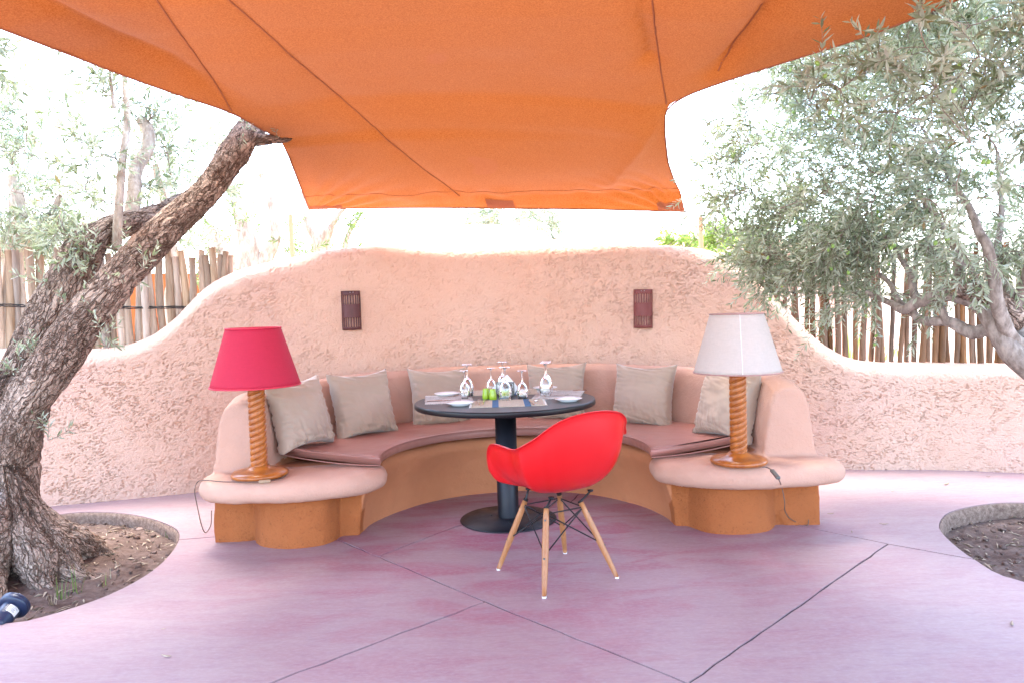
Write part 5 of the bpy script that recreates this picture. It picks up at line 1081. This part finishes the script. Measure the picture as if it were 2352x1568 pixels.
    near = [PY(1860, 235, 3.45), PY(1930, 205, 3.3), PY(2010, 150, 3.15), PY(2110, 55, 3.0), PY(2150, 200, 3.1), PY(2250, 130, 2.9), PY(2060, 260, 3.3), PY(2230, 330, 3.0), PY(2290, 450, 3.2), PY(2200, 470, 3.4)]
    T.grow_to(np.array(near), rmin=0.0025, maxr=0.008); T4 = TreeGrow(91); T4.nodes = near; T4.nrad = [0.003] * len(near); T4.twigs(46, (0.16, 0.36), centre=(2.9, 4.2, 1.9), droop=0.3, leaf=(0.05, 0.075)); T.tubes += T4.tubes; T.lv += T4.lv; T.lt += T4.lt; T.tips += T4.tips
    n = T.finish(root, base, 'olive_leaf')
    om = make_mesh('olive_fruit', *lathe([(0, -0.0125), (0.005, -0.0115), (0.0085, -0.006), (0.0095, 0.001), (0.0075, 0.008), (0.003, 0.0125), (0, 0.0135)], 12)); tips = np.array(T.tips); pxs = PROJ(tips)
    vis = np.where((pxs[:, 0] < 2330) & (pxs[:, 1] > 20) & (pxs[:, 1] < 800))[0]
    for i in r_.choice(vis, 150, replace=False):
        for k in range(r_.choice([1, 1, 2])):
            p_ = tips[i] + r_.normal(size=3) * 0.016 + [0, 0, -0.022]; link('olive_fruit', om, MT['olive_fruit'], root, p_ - base, (r_.normal() * 0.4, r_.normal() * 0.4, 0))
    return n
n2_ = right_olive()

# ================================================================ beyond the wall
def far_tree(name, label, base, limbs, lobes, ntw, leaf_mat, seed, leaf=(0.06, 0.1), trunk_mat='pale_bark', group=None, Lr=(0.25, 0.5), ntar=None, wid=0.24, droop=0.2):
    base = np.array([base[0], base[1], base[2] if len(base) > 2 else -0.3]); root = thing(name, label, 'tree', base, 0, group); T = TreeGrow(seed); vfs = []
    for P, R in limbs: C_, Rr = T.limb(P, R, 6); C_ = C_ + 0.03 * np.stack([pn(C_ * 2.3, k + seed) for k in (1, 2, 3)], -1); vfs.append(tube(C_, Rr, 12))
    V, Fc = join(*vfs); V = V + 0.022 * np.stack([pn(V * 5, k) for k in (4, 5, 6)], -1); part('trunk', (V - base, Fc), MT[trunk_mat], root)
    tg = [ell(T.r, n, c, R) for n, c, R in lobes]
    if tg: T.grow_to(np.vstack(tg), rmin=0.005, maxr=0.03)
    if ntw: T.twigs(ntw, Lr, droop=droop, leaf=leaf, rad=0.003, wid=wid)
    T.finish(root, base, leaf_mat); return root
g0 = lambda u, v, Y: PY(u, v, Y)
# bare pale trunks between the leaning olive and the canopy post
far_tree('olive_tree', 'pale pollarded olive trunks right behind the pole fence end', g0(580, 700, 9.0)[:2], [([g0(575, 720, 9), g0(575, 600, 9), g0(560, 520, 9), g0(540, 450, 9.1), g0(520, 380, 9.2)], [.15, .13, .10, .07, .05]), ([g0(590, 690, 9), g0(605, 600, 9), g0(630, 540, 9), g0(625, 480, 9), g0(600, 400, 9)], [.13, .09, .07, .05, .03]), ([g0(560, 640, 9), g0(505, 570, 9.1), g0(480, 520, 9.2)], [.10, .07, .04])],
         [(26, g0(570, 590, 9), (0.7, 0.6, 0.6)), (10, g0(490, 530, 9.2), (0.5, 0.4, 0.4))], 60, 'green_leaf', 51, (0.05, 0.085), trunk_mat='pale_bark')
far_tree('olive_tree', 'stumpy pollarded olive between the canopy post and the wall crest', g0(735, 700, 9.5)[:2], [([g0(737, 700, 9.5), g0(735, 580, 9.5), g0(733, 545, 9.5), g0(705, 510, 9.5), g0(695, 440, 9.6)], [.14, .12, .12, .05, .035]), ([g0(735, 550, 9.5), g0(765, 515, 9.4), g0(800, 470, 9.4), g0(850, 440, 9.4)], [.12, .04, .022, .012]), ([g0(790, 590, 9.7), g0(800, 540, 9.7), g0(830, 490, 9.7)], [.05, .03, .015])],
         [(14, g0(745, 545, 9.5), (0.45, 0.4, 0.3)), (8, g0(810, 560, 9.7), (0.35, 0.3, 0.3))], 46, 'green_leaf', 52, (0.05, 0.08))
far_tree('olive_tree', 'airy pale green tree behind the low hump beyond the wall', g0(1195, 640, 16)[:2], [([g0(1195, 640, 16), g0(1192, 560, 16), g0(1190, 500, 16)], [.12, .09, .05])], [(50, g0(1205, 508, 16), (0.95, 0.8, 0.45)), (20, g0(1125, 500, 16.5), (0.5, 0.4, 0.3))], 300, 'olive_leaf', 53, (0.07, 0.11), Lr=(0.25, 0.5))
far_tree('olive_tree', 'dense pale bushy tree behind the pale pole fence', g0(40, 640, 7.6)[:2], [([g0(20, 760, 7.6), g0(25, 600, 7.6), g0(40, 480, 7.6), g0(30, 400, 7.6)], [.16, .12, .08, .05]), ([g0(25, 600, 7.6), g0(110, 500, 7.5), g0(140, 450, 7.5)], [.06, .04, .02])],
         [(70, g0(20, 440, 7.6), (0.62, 0.6, 0.75)), (30, g0(110, 520, 7.5), (0.45, 0.4, 0.25)), (18, g0(20, 250, 7.7), (0.4, 0.4, 0.5))], 420, 'olive_leaf', 54, (0.055, 0.085))
far_tree('olive_tree', 'loose young olive foliage behind the two leaning trunks', g0(400, 640, 7.4)[:2], [([g0(400, 760, 7.4), g0(395, 600, 7.4), g0(380, 480, 7.4), g0(360, 380, 7.4)], [.09, .07, .05, .03])], [(24, g0(390, 470, 7.4), (0.55, 0.5, 0.4)), (16, g0(430, 340, 7.6), (0.5, 0.5, 0.4)), (10, g0(210, 480, 7.5), (0.5, 0.4, 0.5))], 130, 'olive_leaf', 55, (0.06, 0.09))
far_tree('shrub', 'bright green shrub showing between wall shoulder and dark pole fence', g0(1690, 640, 8)[:2], [([g0(1690, 700, 8), g0(1695, 620, 8), g0(1700, 560, 8)], [.05, .035, .02])], [(50, g0(1700, 600, 8), (0.40, 0.5, 0.42)), (14, g0(1590, 560, 8.6), (0.35, 0.3, 0.12))], 300, 'lime_leaf', 56, (0.05, 0.08), trunk_mat='limb', wid=0.45, Lr=(0.12, 0.25))['category'] = 'shrub'
def sword_plant(u, v, Y, n, L, label, seed, mat='lime_leaf', zb=0.0):
    p_ = PY(u, v, Y); p_[2] = zb; r_ = np.random.RandomState(seed); root = thing('sword_leaf_plant', label, 'plant', p_, 0, 'sword-leaved plants behind the dark fence'); me_ = []
    for i in range(n):
        a = i * 2.4 + r_.rand(); el = r_.uniform(0.55, 1.45); l = L * r_.uniform(0.75, 1.1); d = np.array([math.cos(a) * math.cos(el), math.sin(a) * math.cos(el), math.sin(el)]); s_ = np.array([-math.sin(a), math.cos(a), 0]); k = 6; V = []
        for j in range(k):
            f = j / (k - 1); c_ = d * l * f + np.array([0, 0, -0.25 * l * f * f * math.cos(el)]); w = 0.030 * (1 - f) ** 0.6 + 0.001; V += [c_ - s_ * w, c_ + np.array([0, 0, -w * 0.35]), c_ + s_ * w]
        part('leaf', (np.array(V), grid_faces(k, 3)), MT[mat], root, attr=np.full(len(V), r_.rand()))
for i, (u, v, Y) in enumerate([(2000, 800, 7.0), (2085, 800, 7.1), (1945, 800, 7.4)]):
    sword_plant(u, v, Y, 26, 0.75, ['lime green sword-leaved plant seen through the dark fence, middle one of three', 'lime green sword-leaved plant behind the dark fence under the lowest olive limb', 'lime green sword-leaved plant behind the dark fence close to the wall shoulder'][i], 60 + i, zb=0.25)
# rounded clay building with a hump roof, and an arched orange house behind the pale fence
def mound(name, label, cat, c, R, h, mat, seed):
    n, k = 72, 22; th = np.linspace(0, 2 * math.pi, n, endpoint=False); V = []
    for j in range(k):
        f = j / (k - 1); rr_ = math.cos(f * math.pi / 2) ** 0.55; zz = h * math.sin(f * math.pi / 2) ** 0.9
        V.append(np.stack([R[0] * rr_ * np.cos(th), R[1] * rr_ * np.sin(th), zz + 0 * th - 0.3], -1))
    V = np.vstack(V); V += 0.12 * np.stack([pn(V * 0.8, seed), pn(V * 0.8, seed + 1), 0.7 * pn(V * 0.8, seed + 2)], -1)
    return tag(part(name, (V, grid_faces(k, n, cv=True)), mat, loc=(c[0], c[1], 0)), label, cat)
hz_ = PY(1120, 528, 13.5); mound('clay_building', 'low rounded clay building with a humped roof beyond the wall', 'building', (hz_[0], 13.5), (1.9, 1.5), hz_[2] + 0.35, MT['clay'], 2)
hz_ = PY(1330, 548, 15.5); mound('clay_building', 'long flat clay building beside the humped one', 'building', (hz_[0] + 1.2, 15.5), (5.2, 1.6), hz_[2] + 0.3, MT['clay'], 6)
hz_ = PY(880, 570, 12.5); mound('clay_building', 'rounded clay building behind the stumpy olive', 'building', (hz_[0], 12.8), (2.4, 1.5), hz_[2] + 0.25, MT['clay'], 9)
def arch_house():
    c = PY(370, 700, 10.0); root = thing('orange_house', 'orange clay house with a rounded arch seen through the pale fence', 'house', (c[0], 10.0, -0.3))
    w, h, ow, oh = 3.0, PY(380, 628, 10.0)[2] + 0.3, 0.75, 1.25
    pts = [(-w / 2, 0), (-w / 2, h * 0.86)] + [(w / 2 * math.cos(a), h * 0.86 + 0.14 * h * math.sin(a)) for a in np.linspace(math.pi, 0, 16)[1:-1]] + [(w / 2, h * 0.86), (w / 2, 0), (ow / 2, 0), (ow / 2, oh)] + [(ow / 2 * math.cos(a), oh + ow / 2 * math.sin(a)) for a in np.linspace(0, math.pi, 12)[1:-1]] + [(-ow / 2, oh), (-ow / 2, 0)]
    v, f = prism(pts, 0, 0.35); part('arched_wall', (np.stack([v[:, 0], v[:, 2], v[:, 1]], -1), f), MT['orange_clay'], root, smooth=False)
    part('back_wall', box(0, 1.6, h * 0.45, w, 0.2, h * 0.9), MT['orange_clay'], root, smooth=False); part('roof', box(0, 0.95, h * 0.85, w * 0.96, 1.2, 0.12), MT['clay'], root, smooth=False)
    part('door', box(0.02, 1.44, 0.62, 0.7, 0.06, 1.24), MT['pole_brown'], root, smooth=False)
arch_house()

# ================================================================ garden spotlight, grass, stones, leaves
def spotlight():
    b = PZ(8, 1405, -0.05); root = thing('garden_spotlight', 'dark blue tubular garden spotlight with white label, tilted in the soil', 'spotlight', b)
    ax = nrm(PY(32, 1383, 3.34) - PY(4, 1425, 3.26) + np.array([0, 0.05, 0])); Rm = orient(ax); tr = lambda q, s=0: (q[0] @ Rm.T + np.array(PY(6, 1420, 3.27) - b), q[1])
    part('barrel', tr(lathe([(0, -0.05), (0.040, -0.05), (0.042, -0.04), (0.0425, 0.0), (0.0435, 0.002), (0.0435, 0.006), (0.0425, 0.008), (0.0425, 0.062), (0.044, 0.068), (0, 0.068)], 40)), MT['spot_blue'], root)
    part('flange', tr(lathe([(0.043, 0.060), (0.062, 0.066), (0.066, 0.072), (0.067, 0.080), (0.064, 0.084), (0.066, 0.088), (0.066, 0.096), (0.060, 0.101), (0.052, 0.101), (0.050, 0.096), (0, 0.095)], 48)), MT['spot_blue'], root)
    part('lens', tr(lathe([(0, 0.096), (0.050, 0.097), (0.048, 0.099), (0, 0.1005)], 32)), MT['lens_glass'], root)
    for k in range(6): a = k * 1.047; part('flange_screw', tr((lambda q: (q[0] + [0.058 * math.cos(a), 0.058 * math.sin(a), 0.0995], q[1]))(lathe([(0, 0), (0.004, 0), (0.0035, 0.003), (0, 0.0035)], 8))), MT['galv_steel'], root)
    # wrapped label facing the viewer, with printed lines
    loc_v = Rm.T @ nrm(CAMP - b); a0 = math.atan2(loc_v[1], loc_v[0]) + 0.25
    def wrap(aw, z0, z1, r, na=10): 
        th = np.linspace(a0 - aw, a0 + aw, na); V = np.array([[r * math.cos(t), r * math.sin(t), z] for t in th for z in (z0, z1)]); return V, grid_faces(na, 2)
    lab = part('label', tr(wrap(0.62, 0.012, 0.050, 0.0429)), MT['spot_label'], root)
    cu = bpy.data.curves.new('label_text', 'FONT'); cu.body = 'LUTEC'; cu.size = 0.0125; cu.align_x = 'CENTER'; cu.resolution_u = 2
    to = bpy.data.objects.new('tmp_text', cu); COL.objects.link(to); me = eval_mesh(to); bpy.data.objects.remove(to); bpy.data.curves.remove(cu)
    tv, _ = mesh_np(me); tf = [p_.vertices[:] for p_ in me.polygons]; bpy.data.meshes.remove(me)
    V = np.array([[0.04325 * math.cos(a0 + (x + 0.004) / 0.043), 0.04325 * math.sin(a0 + (x + 0.004) / 0.043), 0.0375 + y] for x, y, z in tv]); part('lettering', tr((V, tf)), MT['ink'], lab, smooth=False)
    vf = []
    for k in range(4):
        th = np.linspace(a0 - 0.5, a0 + (0.12 if k % 2 else 0.2), 8); z = 0.032 - 0.005 * k; vv = np.array([[0.0432 * math.cos(t), 0.0432 * math.sin(t), zz] for t in th for zz in (z, z + 0.0016)]); vf.append((vv, [tuple(q) for q in grid_faces(8, 2)]))
    part('fine_print', tr(join(*vf)), MT['ink'], lab, smooth=False)
    part('cable', tube(catmull([np.array(PY(6, 1420, 3.27) - b) - ax * 0.05, np.array(PY(-6, 1440, 3.25) - b), np.array([-0.06, -0.03, -0.04])], 6), 0.005, 6), MT['black_metal'], root)
spotlight()
def grass_tuft(u, v, n, h, label, seed, green=True):
    p_ = PZ(u, v, -0.085); r_ = np.random.RandomState(seed); V = []; Fc = []; T = []; k0 = 0
    for i in range(n):
        a = r_.rand() * 6.28; l = h * r_.uniform(0.5, 1.05); ln = r_.uniform(0.05, 0.35); s_ = np.array([-math.sin(a), math.cos(a), 0]); b0 = r_.normal(size=3) * [0.012, 0.012, 0]
        for j in range(5):
            f = j / 4; c_ = b0 + np.array([math.cos(a) * ln * l * f * f, math.sin(a) * ln * l * f * f, l * f]); w = 0.0032 * (1 - f ** 1.5) + 0.0003; V += [c_ - s_ * w, c_ + s_ * w]
        for j in range(4): Fc.append((k0 + 2 * j, k0 + 2 * j + 1, k0 + 2 * j + 3, k0 + 2 * j + 2))
        T += [r_.rand()] * 10; k0 += 10
    tag(part('grass_tuft', (np.array(V), Fc), MT['green_leaf' if green else 'dry_leaf'], attr=T, loc=p_), label, 'grass', 'grass tufts in the tree pit')
grass_tuft(182, 1372, 5, 0.20, 'tall grass blades nearest to the strip of dry straw', 1); grass_tuft(150, 1385, 6, 0.19, 'yellowed grass tuft rising out of the dry straw', 2); grass_tuft(241, 1358, 3, 0.13, 'single broad green grass shoot at the edge of the tree pit', 3); grass_tuft(258, 1340, 4, 0.09, 'short brown grass stub beside the broad green shoot', 4, False); grass_tuft(122, 1400, 14, 0.08, 'low dry straw clump near the spotlight', 5, False); grass_tuft(385, 1235, 9, 0.055, 'tiny grass sprig in the far corner of the tree pit', 6); grass_tuft(90, 1200, 18, 0.09, 'grey green sprouts at the back foot of the olive trunk', 7); grass_tuft(278, 1318, 4, 0.085, 'thin dead stalk in the middle of the bare soil', 8, False)
def stone(u, v, s, seed, label):
    p_ = PZ(u, v, -0.08); bm = bmesh.new(); bmesh.ops.create_icosphere(bm, subdivisions=3, radius=1); V = np.array([q.co[:] for q in bm.verts]); bm.verts.index_update(); Fc = [tuple(w.index for w in q.verts) for q in bm.faces]; bm.free()
    V = V * (1 + 0.25 * pn(V * 1.6, seed))[:, None] * np.array([1, 0.75, 0.55]) * s; tag(part('stone', (V, Fc), MT['stone'], loc=p_), label, 'stone', 'stones in the tree pit')
stone(322, 1215, 0.028, 3, 'reddish stone lying on the bare soil'); stone(120, 1322, 0.038, 5, 'grey stone wedged against the olive roots'); stone(138, 1395, 0.03, 8, 'pale flat stone near the dry straw')
def floor_leaf(u, v, L, yaw, seed, label):
    p_ = PZ(u, v, 0.0); r_ = np.random.RandomState(seed); k = 6; V = []
    for y_ in (0.0, 0.0012):
        for j in range(k):
            f = j / (k - 1); w = L * 0.11 * math.sin(math.pi * min(0.999, f * 0.95 + 0.03)); c_ = np.array([L * (f - 0.5), 0.02 * L * math.sin(3 * f), 0.003 + 0.10 * L * (f - 0.5) ** 2 * 4 + y_]); V += [c_ + [0, -w, 0.12 * w], c_ + [0, w, 0.3 * w]]
    n = 2 * k; f1 = [(2 * j, 2 * j + 2, 2 * j + 3, 2 * j + 1) for j in range(k - 1)]; Fc = [tuple(reversed(q)) for q in f1] + [tuple(i + n for i in q) for q in f1] + [(2 * j, 2 * j + 2, n + 2 * j + 2, n + 2 * j) for j in range(k - 1)] + [(2 * j + 3, 2 * j + 1, n + 2 * j + 1, n + 2 * j + 3) for j in range(k - 1)]
    tag(part('fallen_leaf', (np.array(V), Fc), MT['dry_leaf'], loc=p_, rot=(0, 0, yaw), attr=np.full(len(V), r_.rand())), label, 'leaf', 'fallen leaves on the patio')
for i, (u, v, L, a, lb) in enumerate([(2174, 1112, 0.075, 0.6, 'pale curled fallen leaf alone on the floor by the far wall'), (2325, 1434, 0.05, 1.0, 'dark fallen leaf on the floor panel below the tree pit'), (1908, 1180, 0.045, 0.1, 'narrow fallen leaf beside the end of the sofa shelf'), (2030, 1204, 0.05, -0.2, 'narrow fallen leaf between the sofa and the second tree pit'), (382, 1508, 0.05, -0.3, 'thin curved fallen leaf on the open floor below the spotlight'), (1957, 1222, 0.035, 1.2, 'tiny fallen leaf above the long floor joint'), (375, 1335 + 110, 0.02, 0.4, 'speck of a fallen leaf on the open floor'), (2270, 1095, 0.03, 0.0, 'small fallen leaf at the foot of the wall under the dark fence'), (2050, 1128, 0.03, 0.3, 'small pale fallen leaf midway along the floor by the wall')]):
    floor_leaf(u, v, L, a, i, lb)
# a bit of white tissue stuck on the wall crest below the dark fence
pw = PY(2040, 838, wall_y(PY(2040, 838, 5.6)[0]) + 0.02); bm = bmesh.new(); bmesh.ops.create_icosphere(bm, subdivisions=3, radius=1); V = np.array([q.co[:] for q in bm.verts]); bm.verts.index_update(); Fc = [tuple(w.index for w in q.verts) for q in bm.faces]; bm.free()
tag(part('tissue_scrap', (V * (1 + 0.6 * pn(V * 2.5, 4.0))[:, None] * [0.022, 0.014, 0.022], Fc), MT['napkin'], loc=pw + np.array([0, 0.0, 0.0])), 'white scrap of tissue stuck on the wall crest under the dark fence', 'scrap')
print('slabs', nslab, 'leaves', n1_, n2_)
